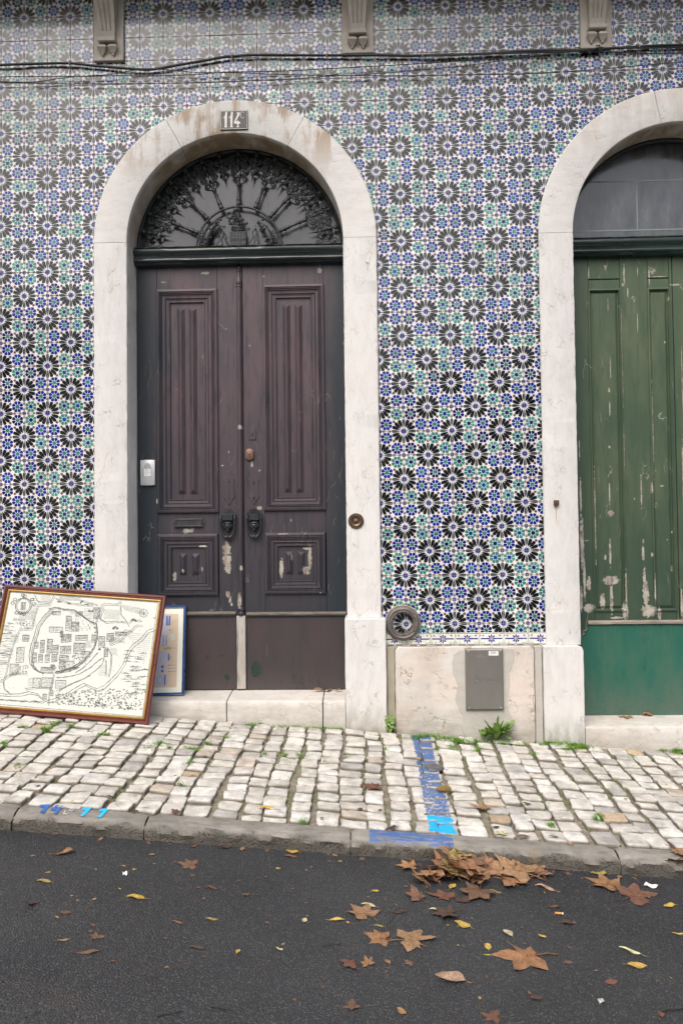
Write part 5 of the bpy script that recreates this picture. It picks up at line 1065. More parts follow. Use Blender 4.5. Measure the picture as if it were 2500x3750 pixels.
for cx, cy in ((112, 165), (250, 165), (95, 195), (268, 205), (160, 278), (190, 285), (190, 138), (175, 130), (130, 275)): ml(el(cx, cy, 14, 12, 8), 4.5, True)
ml(el(1145, 278, 32, 32), 2.4, True); [ml([(1145, 278), (1145+38*cos(radians(a)), 278+38*sin(radians(a)))], 1.8) for a in range(0, 360, 45)]
tb = MB(); ox, oz = mpx(155, 334); text('BRAGA', .022, tb, (ox, YM, oz)); ox, oz = mpx(150, 362); text('1594', .018, tb, (ox, YM, oz)); mb.merge(tb)
fpart('map_print', mb, M_mapink, mf, pl)
# blue framed print standing on the step
def stp(u, v):                                    # point on the sloping step top
    y = .18-.23*(v-2525)/39; return W(u, v, y)
b2 = stp(676, 2546); t2 = W(682.5, 2217, .163); e1b = Vector((1, .02, .012)); BW2, BH2 = .31, (t2-b2).length
pb_ = Plane(b2-e1b.normalized()*BW2, e1b, t2-b2); bf = thing('framed_pottery_print', 'narrow print of blue and white jars in a blue frame, half hidden behind the map', 'framed picture', tuple(b2-e1b.normalized()*BW2/2))
mb = MB(); mb.ring(0, 0, BW2, BH2, [(0, 0), (0, -.010), (.003, -.013), (.008, -.012), (.010, -.009), (.014, -.010), (.017, -.006)]); fpart('blue_frame', mb, M_bluef, bf, pb_)
mb = MB(); mb.box(.014, BW2-.014, -.0035, 0, .014, BH2-.014); fpart('mat', mb, M_cream, bf, pb_)
def bp(a, b):                                     # zoomed crop px -> frame plane
    s = (480-(b-122)*.030-a)/3.361*.00166*.985; t = (b-122)/1105; return (BW2-s, BH2*(1-t))
YB = -.0038
mb = MB(); mb.poly([bp(-60, 228), bp(380, 228), bp(352, 1128), bp(-60, 1128)], YB); fpart('print_ground', mb, M_beige, bf, pb_)
mb = MB(); [mb.ribbon([bp(-60, v_), bp(375-(v_-228)*.03, v_)], .0006, YB-.0003) for v_ in (316, 415, 518, 620, 720, 820, 920, 1020)]; fpart('shelf_lines', mb, simple('tan_print', (.52, .41, .30), .6), bf, pb_)
mb = MB()
for P in ([(60, 245), (275, 245), (280, 370), (60, 370)], [(60, 372), (235, 375), (252, 400), (250, 465), (230, 488), (60, 488)], [(60, 488), (236, 488), (236, 618), (60, 618)], [(60, 690), (235, 690), (268, 720), (268, 800), (225, 848), (60, 848)], [(60, 850), (200, 850), (225, 900), (205, 962), (60, 962)], [(60, 975), (215, 975), (245, 1010), (245, 1070), (215, 1100), (60, 1100)]): mb.poly([bp(*q) for q in P], YB-.0004)
fpart('jar', mb, M_lav, bf, pb_)
mb = MB(); Yb2 = YB-.0008
for P in ([(228, 245), (248, 245), (248, 372), (226, 372)], [(262, 245), (282, 248), (276, 372), (256, 372)], [(262, 425), (290, 424), (280, 436), (264, 434)], [(226, 488), (234, 488), (232, 620), (224, 620)], [(250, 715), (264, 720), (264, 808), (246, 800)], [(272, 755), (288, 765), (272, 778)], [(206, 975), (222, 975), (216, 1100), (200, 1100)], [(180, 855), (202, 878), (180, 900), (160, 878)], [(180, 905), (200, 930), (180, 950), (160, 930)]): mb.poly([bp(*q) for q in P], Yb2)
def bell_(cx, cy, rx, ry, w=.001): q = [bp(cx+rx*cos(2*pi*k/16), cy+ry*sin(2*pi*k/16)) for k in range(17)]; mb.ribbon(q, w, Yb2)
bell_(182, 730, 34, 40); bell_(150, 1035, 36, 46, .0016); bell_(248, 558, 12, 26)
for v_ in (860, 898, 938): mb.ribbon([bp(250, v_), bp(350, v_)], .0014, Yb2); q = bp(262, v_); mb.poly([(q[0]+.004*cos(k), q[1]+.0026*sin(k)) for k in range(6)], Yb2)
o_ = bp(190, 555); text('SAFFRON', .017, mb, (o_[0], Yb2, o_[1]), ex=(0, 0, -1), ez=(1, 0, 0), sx=.9); fpart('blue_details', mb, M_pblue, bf, pb_)['kind'] = 'stuff'
mb = MB(); mb.poly([bp(264, 490), bp(316, 472), bp(345, 540), bp(292, 560)], YB-.0010); fpart('recipe_card', mb, M_paper, bf, pb_)
mb = MB(); rr = random.Random(6)
for k in range(30): q = bp(rr.uniform(200, 290), 652+rr.uniform(-16, 16)); mb.poly([(q[0]+.0022*cos(j), q[1]+.0018*sin(j)) for j in range(6)], Yb2)
for v_ in (645, 655): mb.ribbon([bp(280, 650), bp(352, v_)], .0008, Yb2)
mb.ribbon([bp(280, 365), bp(432, 240)], .0006, Yb2-.0004); fpart('herb_bunch', mb, M_pgrey, bf, pb_)['kind'] = 'stuff'
# ================================================================== LEAVES
def leaf_mesh(kind, seed):
    rr = random.Random(seed); mb = MB(); c1, c2 = rr.uniform(-.35, .6), rr.uniform(-.3, .5); ph = rr.uniform(0, 6); tw = rr.uniform(-.35, .35)
    def lift(x, y): r2 = x*x+y*y; return max(.012, .03+.16*max(0, c1*x*x+c2*y*y)*2+.08*sin(3*x+ph)*r2**.5+.08*tw*x*y+.035*sin(7*y+ph*2+3*x)*r2**.5)
    if kind == 'plane':
        out = [(-82, .20), (-60, .50), (-38, .62), (-22, .84), (-9, .70), (2, .60), (13, .56), (24, .70), (33, .88), (40, 1.02), (48, .84), (56, .70), (64, .62), (73, .78), (80, .86), (90, 1.14), (100, .86), (107, .78), (116, .62), (124, .70), (132, .84), (140, 1.02), (147, .88), (156, .70), (167, .56), (178, .60), (189, .70), (202, .84), (218, .62), (240, .50), (262, .20)]
        if rr.random() < .6: cut = rr.choice([(0, 12), (19, 31), (8, 14)]); out = [(a, r*(.55 if cut[0] <= i < cut[1] else 1)) for i, (a, r) in enumerate(out)]
        P = [(r*cos(radians(a))*rr.uniform(.93, 1.07), r*sin(radians(a))*rr.uniform(.93, 1.07)-.05) for a, r in out]; R = [r for a, r in out]; n = len(P)
        rows = [[(x*s, y*s, lift(x*s, y*s)*1.0) for x, y in P] for s in (.03, .35, .68, 1.0)]
        o = len(mb.v); mb.grid(rows, closev=True); base = mb.f; cols = []
        for fi, f in enumerate(base):
            j = (f[0]-o) % n; lobe = R[j] > .7 or R[(j+1) % n] > .7; cols.append((1.12,)*3 if lobe else (.88,)*3)
        mb.c = cols
        q = len(mb.f); mb.tube([(0, 0, .03), (.02, -.3, .03), (.06+c1*.2, -.62, .06), (.05, -.95, .03)], .02, 4); mb.c[q:] = [(.8, .7, .6)]*(len(mb.f)-q)
        for a in (90, 40, 140, -22, 202):
            q = len(mb.f); rl = {90: .95, 40: .82, 140: .82, -22: .6, 202: .6}[a]; ps = [(rl*t*cos(radians(a)), rl*t*sin(radians(a))-.05*t) for t in (0, .33, .66, 1)]; mb.tube([(x, y, lift(x, y)+.004) for x, y in ps], [.016, .012, .009, .003], 4); mb.c[q:] = [(1.25, 1.2, 1.05)]*(len(mb.f)-q)
    else:
        n = 7; w = rr.uniform(.26, .36) if kind == 'oval' else rr.uniform(.14, .2); fold = rr.uniform(.1, .35); rows = []
        for k in range(n+1):
            t = k/n; x = -.5+t; h = w*sin(pi*min(1, t*1.02))**.75*(1-.25*t) if k < n else .004; z = .02+.10*max(0, c1)*x*x*2+.03*sin(6*t+ph)
            rows.append([(x, -h*(1+rr.uniform(-.08, .08)), z+h*fold+.02*sin(9*t)), (x, -h*.5, z+h*fold*.4), (x, 0, z), (x, h*.5, z+h*fold*.4), (x, h*(1+rr.uniform(-.08, .08)), z+h*fold+.02*cos(9*t))])
        mb.grid(rows); mb.c = [(1.08,)*3 if i % 4 in (1, 2) else (.94,)*3 for i in range(len(mb.f))]
        q = len(mb.f); mb.tube([(-.5, 0, .03), (-.62, .02, .02), (-.72, .0, .03)], .012, 4); mb.c[q:] = [(.8, .7, .6)]*(len(mb.f)-q)
    me = mb.mesh(kind+'_leaf', M_leaf, smooth=True); return me
LM = {'plane': [leaf_mesh('plane', 40+k) for k in range(9)], 'oval': [leaf_mesh('oval', 70+k) for k in range(7)], 'thin': [leaf_mesh('thin', 90+k) for k in range(5)]}
LC = {'tan': (.40, .235, .125), 'orange': (.38, .20, .095), 'brown': (.21, .115, .070), 'red': (.19, .085, .055), 'dark': (.085, .050, .036), 'yellow': (.62, .43, .09), 'pale': (.66, .60, .36), 'pink': (.48, .31, .22), 'olive': (.34, .27, .09), 'white': (.74, .74, .72), 'lime': (.40, .42, .06)}
lr = random.Random(77); fall = Vector((PB, 0, 0))
def leaf(u, v, px, kind, colr, label, group=None, rot=None, surf=RD, lift=0.0, tilt=(0, 0), name=None, flat=1.0, cat='leaf'):
    p = surf(u, v) if callable(surf) else surf; d = (p-CAMP).dot(FW); s = px*d/FPX; s = s/(1.95 if kind == 'plane' else 1.05)
    me = lr.choice(LM[kind]); c = LC[colr]; k = lr.uniform(.85, 1.15)
    nm = name or {'plane': 'plane_tree_leaf', 'oval': 'small_leaf', 'thin': 'narrow_leaf'}[kind]
    o = link(nm, me, p+Vector((0, 0, .001+lift))); o.color = (c[0]*k, c[1]*k*lr.uniform(.95, 1.05), c[2]*k, 1)
    r = rot if rot is not None else lr.uniform(0, 360); nrm = Vector((.07, -.04, 1)).normalized()
    q = Vector((0, 0, 1)).rotation_difference(nrm); m = q.to_matrix() @ Matrix.Rotation(radians(r), 3, 'Z') @ Matrix.Rotation(radians(tilt[0]), 3, 'X') @ Matrix.Rotation(radians(tilt[1]), 3, 'Y')
    o.rotation_euler = m.to_euler(); o.scale = (s, s, s*flat); return tag(o, label, cat, group)
# big and singular leaves on the road
BIG = [(1930, 3502, 245, 'plane', 'orange', 'largest orange-brown star-shaped leaf lying open on the road, stem to the right', 95, 1.0),
 (1505, 3444, 185, 'plane', 'tan', 'big tan leaf with spread lobes, right one of the overlapping pair on the road', -80, 1), (1395, 3438, 120, 'plane', 'orange', 'smaller tan leaf with dark edge, left one of the overlapping pair on the road', 80, 1),
 (1333, 3346, 140, 'plane', 'tan', 'crisp brown leaf left of the pile, under the pale narrow leaf', 40, 1), (1905, 3205, 190, 'plane', 'tan', 'broad light tan leaf stretching right from the pile below the kerb', 60, 1.3),
 (1868, 3238, 130, 'plane', 'orange', 'pointed light orange leaf hanging out of the front of the pile', -100, 1.4), (1975, 3206, 110, 'plane', 'tan', 'curled tan leaf at the right end of the pile', 10, 1.6), (1750, 3275, 150, 'plane', 'brown', 'limp dull brown leaf just below the pile', 150, 1.2),
 (1532, 3290, 105, 'plane', 'brown', 'crumpled grey-brown leaf at the left of the three below the pile', 30, 1.3), (1630, 3288, 130, 'plane', 'red', 'long reddish leaf in the middle below the pile', 75, 1), (1700, 3300, 75, 'oval', 'dark', 'grey-brown oval leaf touching the reddish one', 200, 1.3),
 (1640, 3353, 120, 'plane', 'dark', 'dark curled leaf beside the pale narrow leaf below the pile', 100, 1.2), (2225, 3240, 150, 'plane', 'orange', 'orange-brown leaf overlapping the dark wet one near the right edge', 60, 1), (2325, 3284, 185, 'plane', 'red', 'flat wet dark brown leaf near the right edge of the road', -70, .5),
 (1283, 3532, 90, 'plane', 'red', 'crinkled reddish leaf with a long stem at mid road', 200, 1.2),
 (1346, 3534, 60, 'plane', 'orange', 'torn rusty scrap right of the crinkled reddish leaf', 20, 1.2), (1648, 3584, 120, 'oval', 'pink', 'pinkish toothed leaf lying alone below the overlapping tan pair', 165, 1), (1693, 3388, 68, 'oval', 'yellow', 'yellow speckled drop-shaped leaf below the pile', 150, 1),
 (1656, 3249, 52, 'oval', 'yellow', 'bright yellow drop leaf at the foot of the pile', 60, 1), (1785, 3468, 48, 'oval', 'yellow', 'square-looking yellow leaf left of the largest leaf', 90, 1), (1858, 3419, 55, 'oval', 'pale', 'whitish speckled leaf just above the largest leaf', 120, 1),
 (2307, 3485, 85, 'thin', 'pale', 'long pale leaf with a dark tip at the right', 150, 1), (2332, 3537, 78, 'oval', 'yellow', 'yellow flat leaf just below the long pale one at the right', 0, .8), (2448, 3319, 52, 'oval', 'yellow', 'bright yellow ragged leaf beside the dark wet leaf', 200, 1.6),
 (2191, 3201, 64, 'oval', 'olive', 'mustard leaf curled like a boat close to the right kerb joint', 180, 1.5), (2199, 3668, 40, 'oval', 'white', 'small white leaf with a thin stem near the bottom right', 60, 1), (1469, 3705, 48, 'oval', 'orange', 'orange oval leaf near the bottom of the picture', 130, 1),
 (2237, 3597, 58, 'oval', 'red', 'round dark red-brown leaf pressed flat on the road', 20, .4), (1598, 3334, 60, 'thin', 'pale', 'pale yellow narrow leaf below the three brown leaves', 175, 1), (1349, 3317, 60, 'thin', 'pale', 'pale narrow leaf on top of the crisp brown leaf', 165, 1.2),
 (1233, 3370, 62, 'thin', 'yellow', 'slim yellow leaf left of the crisp brown leaf', 10, 1), (1374, 3265, 32, 'oval', 'yellow', 'small bright yellow leaf alone left of the pile', 20, 1), (1814, 3268, 50, 'thin', 'olive', 'thin mustard leaf right of the limp brown one', 160, 1.4), (1995, 3254, 80, 'thin', 'pink', 'rolled pinkish-tan strip leaf at the right of the pile front', 150, 1.6),
 (1984, 3431, 36, 'oval', 'yellow', 'small lemon yellow leaf right above the largest leaf', 140, 1), (498, 3288, 78, 'thin', 'yellow', 'yellow spindle-shaped leaf alone on the left half of the road', 175, 1), (240, 3128, 82, 'thin', 'orange', 'orange-brown wedge leaf standing up on the left of the road', 25, 2.6),
 (120, 3312, 52, 'plane', 'dark', 'dark purple crumpled leaf at the far left', 60, 2), (323, 3490, 92, 'thin', 'brown', 'long dull brown strip leaf at lower left', 15, .9), (357, 3432, 64, 'plane', 'brown', 'flat brown leaf above the long strip leaf at lower left', 30, .7), (236, 3444, 52, 'thin', 'tan', 'tan sliver leaf left of the flat brown leaf', 20, .9),
 (162, 3229, 62, 'thin', 'olive', 'olive brown sliver leaf at upper left of the road', 175, 1), (240, 3343, 48, 'oval', 'red', 'reddish oval leaf near the dark purple one', 175, .6), (1070, 3121, 52, 'oval', 'yellow', 'yellow leaf close to the kerb at mid picture', 170, 1.2), (1065, 3138, 50, 'thin', 'red', 'reddish leaf just under the yellow leaf by the kerb', 175, 1), (721, 3472, 66, 'thin', 'dark', 'dark brown lens-shaped leaf in the left centre of the road', 175, .8),
 (651, 3379, 50, 'thin', 'brown', 'brown sliver leaf above the dark lens-shaped leaf', 165, .9), (871, 3487, 34, 'oval', 'yellow', 'small upright yellow leaf at the centre of the road', 80, 1.6), (1022, 3480, 34, 'plane', 'pale', 'small creamy curled leaf at the centre of the road', 30, 2), (775, 3368, 50, 'thin', 'olive', 'mustard sliver leaf at the centre left of the road', 172, .8),
 (1115, 3373, 32, 'oval', 'pale', 'small beige curled leaf left of the slim yellow leaf', 80, 1.8), (775, 3253, 52, 'thin', 'red', 'dark red leaf in the upper centre of the road', 165, 1.2), (901, 3281, 32, 'oval', 'brown', 'little grey-brown folded leaf in the upper centre', 30, 2), (700, 3168, 90, 'plane', 'brown', 'brown ragged leaf close under the kerb left of centre', 90, .7), (829, 3105, 45, 'oval', 'dark', 'dark leaf against the kerb foot left of centre', 20, 1),
 (2077, 3383, 48, 'oval', 'dark', 'dark brown crumpled leaf right of centre below the cigarette end', 10, 1.4), (2029, 3323, 50, 'thin', 'red', 'red-brown chip leaf just above the cigarette end', 10, 1), (1291, 3682, 80, 'plane', 'brown', 'brown leaf near the bottom, left of the orange oval leaf', 120, .8), (1805, 3722, 95, 'plane', 'red', 'dark red leaf cut by the bottom of the picture', 80, .5), (1963, 3656, 52, 'oval', 'dark', 'dark brown oval leaf near the bottom right of centre', 10, .7),
 (2419, 3715, 42, 'oval', 'red', 'reddish leaf at the bottom right corner', 80, .8), (2482, 3421, 50, 'thin', 'yellow', 'yellow leaf cut by the right edge of the picture', 175, 1), (1285, 3684, 26, 'oval', 'brown', 'little brown leaf beside the brown leaf near the bottom', 0, 1), (1418, 3524, 36, 'oval', 'tan', 'spotted tan leaf right of the torn rusty scrap', 120, 1), (2079, 3525, 40, 'oval', 'brown', 'faint brown leaf right of the stem of the largest leaf', 10, .6), (1503, 3527, 50, 'plane', 'brown', 'brown torn leaf below the overlapping tan pair', 60, .8), (1785, 3498, 36, 'thin', 'lime', 'greenish sliver leaf under the square-looking yellow leaf', 5, .6), (1386, 3392, 44, 'thin', 'olive', 'dark olive sliver leaf above the overlapping tan pair', 175, .8), (1462, 3344, 62, 'thin', 'dark', 'dark curved leaf right of the crisp brown leaf', 15, 1.6)]
for (u, v, s, kd, cl, lb, rt, fl) in BIG:
    tl_ = (lr.uniform(-9, 9), lr.uniform(-9, 9)) if kd == 'plane' and fl > 1.05 else (0, 0); leaf(u, v, s, kd, cl, lb, rot=rt, flat=fl*1.05, tilt=tl_, lift=.006*(kd == 'plane' and fl > 1.05)*s/100)
leaf(2462, 3152, 140, 'plane', 'orange', 'big orange leaf hanging over the kerb face at the right edge', rot=20, surf=PV, lift=-.004, tilt=(-30, 5), flat=1.6); leaf(2478, 3128, 120, 'plane', 'tan', 'tan leaf lying on the kerb top at the right edge', rot=200, surf=PV, lift=.008, flat=1.5)
# pile: overlapping leaves heaped against the kerb
pr = random.Random(19); PILE = 'leaves heaped against the kerb'
pc0 = RD(1664, 3180)
pdesc = {'brown': 'brown leaf in the heap against the kerb under the blue stripe', 'red': 'reddish-brown leaf in the heap against the kerb under the blue stripe', 'dark': 'dark leaf in the heap against the kerb under the blue stripe', 'tan': 'tan leaf in the heap against the kerb under the blue stripe', 'orange': 'orange leaf in the heap against the kerb under the blue stripe', 'yellow': 'yellow leaf in the heap against the kerb under the blue stripe', 'olive': 'mustard leaf in the heap against the kerb under the blue stripe'}
def heaplabel(cl, u, v, h):
    a = 'far left end' if u < 1585 else 'left side' if u < 1640 else 'middle' if u < 1690 else 'right side' if u < 1750 else 'thin right tail, near half' if u < 1850 else 'thin right tail, far half'
    b = 'top' if h > .022 else 'road-side foot' if v > 3200 else 'kerb side' if v < 3172 else 'body'
    return {'brown': 'brown', 'red': 'reddish-brown', 'dark': 'dark', 'tan': 'tan', 'orange': 'orange', 'olive': 'mustard'}[cl]+' leaf of the heap by the kerb, '+a+', '+b
for k in range(46):
    t = pr.random(); u = pr.gauss(1665, 62) if k < 34 else pr.uniform(1740, 1990); v = pr.uniform(3150, 3226) if k < 34 else pr.uniform(3150, 3205); hgt = max(0, .055*(1-abs(u-1665)/170))*pr.random()*(1 if v < 3210 else .5)
    cl = pr.choice(['brown', 'tan', 'red', 'orange', 'tan', 'orange', 'dark', 'tan', 'olive', 'orange', 'brown'] if k < 34 else ['tan', 'orange', 'tan', 'brown', 'pink'])
    if cl == 'pink': cl = 'tan'
    leaf(u, v+18, pr.uniform(85, 150) if k < 34 else pr.uniform(50, 100), pr.choice(['plane', 'plane', 'plane', 'oval']), cl, heaplabel(cl, u, v, hgt), PILE, lift=hgt+.004, tilt=(pr.uniform(-38, 38), pr.uniform(-38, 38)), flat=pr.uniform(1.0, 1.9))
leaf(1688, 3210, 62, 'oval', 'yellow', 'golden yellow leaf folded on the front of the heap', rot=10, lift=.03, tilt=(25, 10), flat=1.6); leaf(1748, 3225, 42, 'oval', 'pale', 'cream speckled leaf at the right foot of the heap', rot=150, lift=.012, flat=1)
leaf(1640, 3196, 80, 'oval', 'dark', 'purple-brown smooth leaf standing in the middle of the heap', rot=120, lift=.03, tilt=(40, 20), flat=1.6); leaf(1500, 3178, 95, 'plane', 'orange', 'orange-brown leaf tip sticking out left of the heap', rot=90, lift=.006, flat=1.3)
tw_m = MB(); tw_m.tube([(-.5, 0, 0), (-.2, .03, .01), (.1, -.02, .02), (.5, .05, 0)], .018, 5); TWG = tw_m.mesh('twig', M_leaf, smooth=True)
def twig(u, v, px, rot, label, cl='brown', group=None, lift=0):
    p = RD(u, v); s = px*(p-CAMP).dot(FW)/FPX; o = link('twig', TWG, p+Vector((0, 0, .004+lift))); o.rotation_euler = (0, 0, radians(rot)); o.scale = (s, s, s); c = LC[cl]; o.color = (*c, 1); return tag(o, label, 'twig', group)
twig(813, 3702, 85, -18, 'brown twig at the bottom centre of the road', 'red'); twig(622, 3720, 92, 22, 'tan curved twig at the bottom left of centre', 'tan'); twig(1430, 3404, 80, 65, 'straw stalk standing behind the overlapping tan pair', 'tan', lift=.02); twig(120, 3722, 60, 40, 'pale twig in the bottom left corner', 'olive'); twig(2470, 3705, 120, 12, 'straw-coloured stem at the bottom right corner', 'tan'); twig(1215, 3466, 70, 8, 'short straw left of the big leaves', 'tan')
for k in range(16): ut, vt, ct = 1540+k*14, pr.uniform(3165, 3235), pr.choice(['olive', 'brown', 'dark']); twig(ut, vt, pr.uniform(40, 90), pr.uniform(0, 180), {'olive': 'straw-coloured', 'brown': 'brown', 'dark': 'dark'}[ct]+' twig tangled in the leaf heap, '+('left end' if ut < 1590 else 'left half' if ut < 1650 else 'right half' if ut < 1710 else 'right end')+(', kerb side' if vt < 3200 else ', road side'), ct, 'twigs in the leaf heap', lift=pr.uniform(.01, .05))
# cigarette ends and scraps
def butt(u, v, L, rot, c1, label):
    p = RD(u, v); t = link('cigarette_end', None, p); tag(t, label, 'cigarette end'); t.rotation_euler = (0, 0, radians(rot)); s = L*(p-CAMP).dot(FW)/FPX; mb = MB(); mb.lathe((-s/2, 0, .005), (1, 0, 0), [(.0038, 0), (.0038, s*.85)], 10)
    o = link('filter', mb.mesh('filter', simple('filter_paper', c1, .7), smooth=2), (0, 0, 0)); o.parent = t; mb = MB(); mb.lathe((s*.35, 0, .005), (1, 0, 0), [(.0036, 0), (.0038, s*.12), (.003, s*.15)], 10); o = link('burnt_tip', mb.mesh('burnt_tip', M_white, smooth=2), (0, 0, 0)); o.parent = t
butt(2046, 3350, 30, -8, (.52, .26, .08), 'orange cigarette end lying right of centre on the road'); butt(207, 3032, 28, 15, (.50, .24, .08), 'orange cigarette end at the kerb foot on the left')
def scrap(u, v, w, h, rot, label, col='white'):
    p = RD(u, v); s = (p-CAMP).dot(FW)/FPX; mb = MB(); rows = [[((i/4-.5)*w*s, (j/2-.5)*h*s, .004+.003*sin(i*1.7+j)) for j in range(3)] for i in range(5)]; mb.grid(rows); o = link('paper_scrap', mb.mesh('paper_scrap', M_white), p); o.rotation_euler = (0, 0, radians(rot)); return tag(o, label, 'paper scrap')
scrap(2382, 3246, 44, 30, -35, 'crumpled white paper strip near the right kerb'); scrap(649, 3076, 14, 40, 5, 'tiny white paper scrap at the kerb foot left of centre'); scrap(458, 3202, 16, 30, 20, 'tiny beige chip alone on the left of the road')
scrap(1070, 3455, 0, 0, 0, '') if False else None
# scattered fragments nothing tells apart
FR = {'red': ('small reddish-brown leaf crumb on the open asphalt', 'reddish leaf crumbs scattered over the road'), 'brown': ('small brown leaf crumb on the open asphalt', 'brown leaf crumbs scattered over the road'), 'yellow': ('tiny yellow leaf crumb on the open asphalt', 'yellow leaf crumbs scattered over the road'), 'tan': ('small tan leaf crumb on the open asphalt', 'tan leaf crumbs scattered over the road')}
for k in range(120):
    u = pr.uniform(0, 2500); v = 3110+(u/2500)*90+pr.random()**1.6*540; cl = pr.choice(['red', 'brown', 'red', 'brown', 'tan', 'yellow'])
    leaf(u, min(v, 3740), pr.uniform(9, 24), pr.choice(['oval', 'thin', 'plane']), cl, FR[cl][0]+', '+('far left' if u < 420 else 'left' if u < 850 else 'left of centre' if u < 1250 else 'right of centre' if u < 1650 else 'right' if u < 2080 else 'far right')+(', near the kerb' if v < 3280 else ', mid road' if v < 3480 else ', near the viewer'), FR[cl][1], flat=pr.uniform(.5, 1.2), name='leaf_crumb')
for k in range(46):                             # along the kerb foot
    u = pr.uniform(1150, 2500) if k % 3 else pr.uniform(0, 1150); v = 3030+(u*.0685)*(1+.0)+pr.uniform(6, 26); v = 3036+u*.0705+pr.uniform(0, 22)
    cl = pr.choice(['red', 'brown', 'tan']); leaf(u, v, pr.uniform(12, 34), pr.choice(['oval', 'thin', 'plane']), cl, cl.replace('red', 'reddish')+' leaf crumb caught along the kerb foot, '+['first', 'second', 'third', 'fourth', 'fifth'][min(4, int(u/500))]+' fifth from the left', cl+' crumbs along the kerb foot', flat=1.2, name='leaf_crumb')
# pavement leaves
PVL = [(1374, 2882, 105, 'plane', 'red', 'large red-brown leaf on the cobbles left of the blue stripe', 90, 1.4), (1764, 2962, 95, 'plane', 'orange', 'light brown leaf on the cobbles right of the blue stripe', 60, .9), (977, 2965, 74, 'thin', 'yellow', 'mustard leaf on the cobbles at centre left', 175, 1), (1843, 3058, 70, 'plane', 'pale', 'pale crumpled leaf on the cobbles by the kerb', 100, 1),
 (1919, 3069, 48, 'oval', 'brown', 'brown speckled leaf on the cobbles by the kerb', 10, 1), (2026, 3069, 40, 'thin', 'dark', 'dark sliver leaf on the cobbles by the kerb at right', 175, 1), (1438, 3038, 52, 'thin', 'dark', 'dark brown curved leaf on the last cobbles beside the kerb paint', 30, 1.6), (1318, 2968, 30, 'oval', 'dark', 'dark leaf in a joint left of the blue stripe', 60, 1), (1252, 3006, 22, 'oval', 'yellow', 'small yellow leaf on a cobble near the kerb at centre', 0, 1),
 (1927, 2948, 34, 'oval', 'dark', 'dark leaf between two cobbles right of the light brown leaf', 160, 1.4), (1815, 3034, 34, 'oval', 'dark', 'purple-brown leaf on a cobble below the light brown leaf', 30, 1), (2366, 2738, 36, 'oval', 'orange', 'folded orange leaf at the foot of the right-hand step', 10, 2), (2088, 3093, 34, 'plane', 'pink', 'pinkish scrap on the kerb edge right of the heap', 40, 1), (2248, 3110, 36, 'thin', 'red', 'red sliver leaf at the right kerb joint', 0, .6), (646, 2978, 48, 'plane', 'red', 'red-brown leaf on the kerb edge left of centre', 60, 1.2), (493, 2976, 38, 'plane', 'dark', 'dark torn leaf on the kerb top at left', 60, 1.2), (8, 2832, 26, 'thin', 'yellow', 'yellow-green leaf on the cobbles at the left edge', 40, 1.4), (266, 2940, 24, 'thin', 'yellow', 'bright yellow sliver between the last cobbles above the painted 14', 70, 1.4), (1503, 2941, 26, 'oval', 'dark', 'small dark leaf left of the blue stripe by a wide joint', 20, 1.4), (1178, 3000, 20, 'oval', 'brown', 'small brown leaf on a cobble near the kerb', 70, 1), (531, 2962, 24, 'thin', 'lime', 'green leaf tip on the kerb edge at left', 5, 1), (405, 2922, 34, 'thin', 'dark', 'dark leaf between cobbles at the left', 150, 1), (1560, 2985, 22, 'oval', 'orange', 'orange crumb near the light blue paint', 30, 1), (1640, 2894, 0, 'oval', 'olive', '', 0, 1)]
for (u, v, s, kd, cl, lb, rt, fl) in PVL:
    if s: leaf(u, v, s, kd, cl, lb, rot=rt, flat=fl, surf=PV, lift=.004)
PG = [('brown', 'brown leaf crumb lodged between the cobbles', 'brown crumbs between the cobbles'), ('dark', 'dark leaf crumb lodged between the cobbles', 'dark crumbs between the cobbles'), ('yellow', 'yellow leaf crumb lodged between the cobbles', 'yellow crumbs between the cobbles')]
for k in range(30):
    u = pr.uniform(0, 2500); v = 2700+u*.04+pr.random()*(2940-2700+u*.03); cl, lb, gp = pr.choice(PG); leaf(u, v, pr.uniform(10, 22), 'oval', cl, lb+', '+['far left', 'left', 'centre', 'right', 'far right'][min(4, int(u/500))]+(' upper half' if v < 2860 else ' lower half'), gp, surf=PV, lift=.001, flat=1, name='leaf_crumb')
# leaves on the steps
leaf(0, 0, 0, 'plane', 'tan', '') if False else None
def on_step(u, v, y, px, kd, cl, lb, rt, fl, lift=.003): leaf(u, v, px, kd, cl, lb, rot=rt, flat=fl, surf=W(u, v, y), lift=lift)
on_step(1168, 2530, .13, 46, 'oval', 'tan', 'tan curled leaf at the right end of the cracked step', 20, 2); on_step(1200, 2530, .13, 50, 'plane', 'brown', 'brown leaf scraps piled at the door gap on the cracked step', 70, 1.4)
on_step(1240, 2532, .12, 34, 'thin', 'orange', 'orange stalky leaf beside the jamb on the cracked step', 30, 2); on_step(2288, 2630, .12, 62, 'plane', 'tan', 'tan lobed leaf on the worn step under the green sheet', -60, 1.3); on_step(2372, 2622, .15, 44, 'oval', 'orange', 'orange-brown leaf wedged under the green door sheet', 5, 2.2); on_step(2200, 2622, .15, 14, 'oval', 'orange', 'tiny orange leaf left of the lobed one on the worn step', 5, 1)
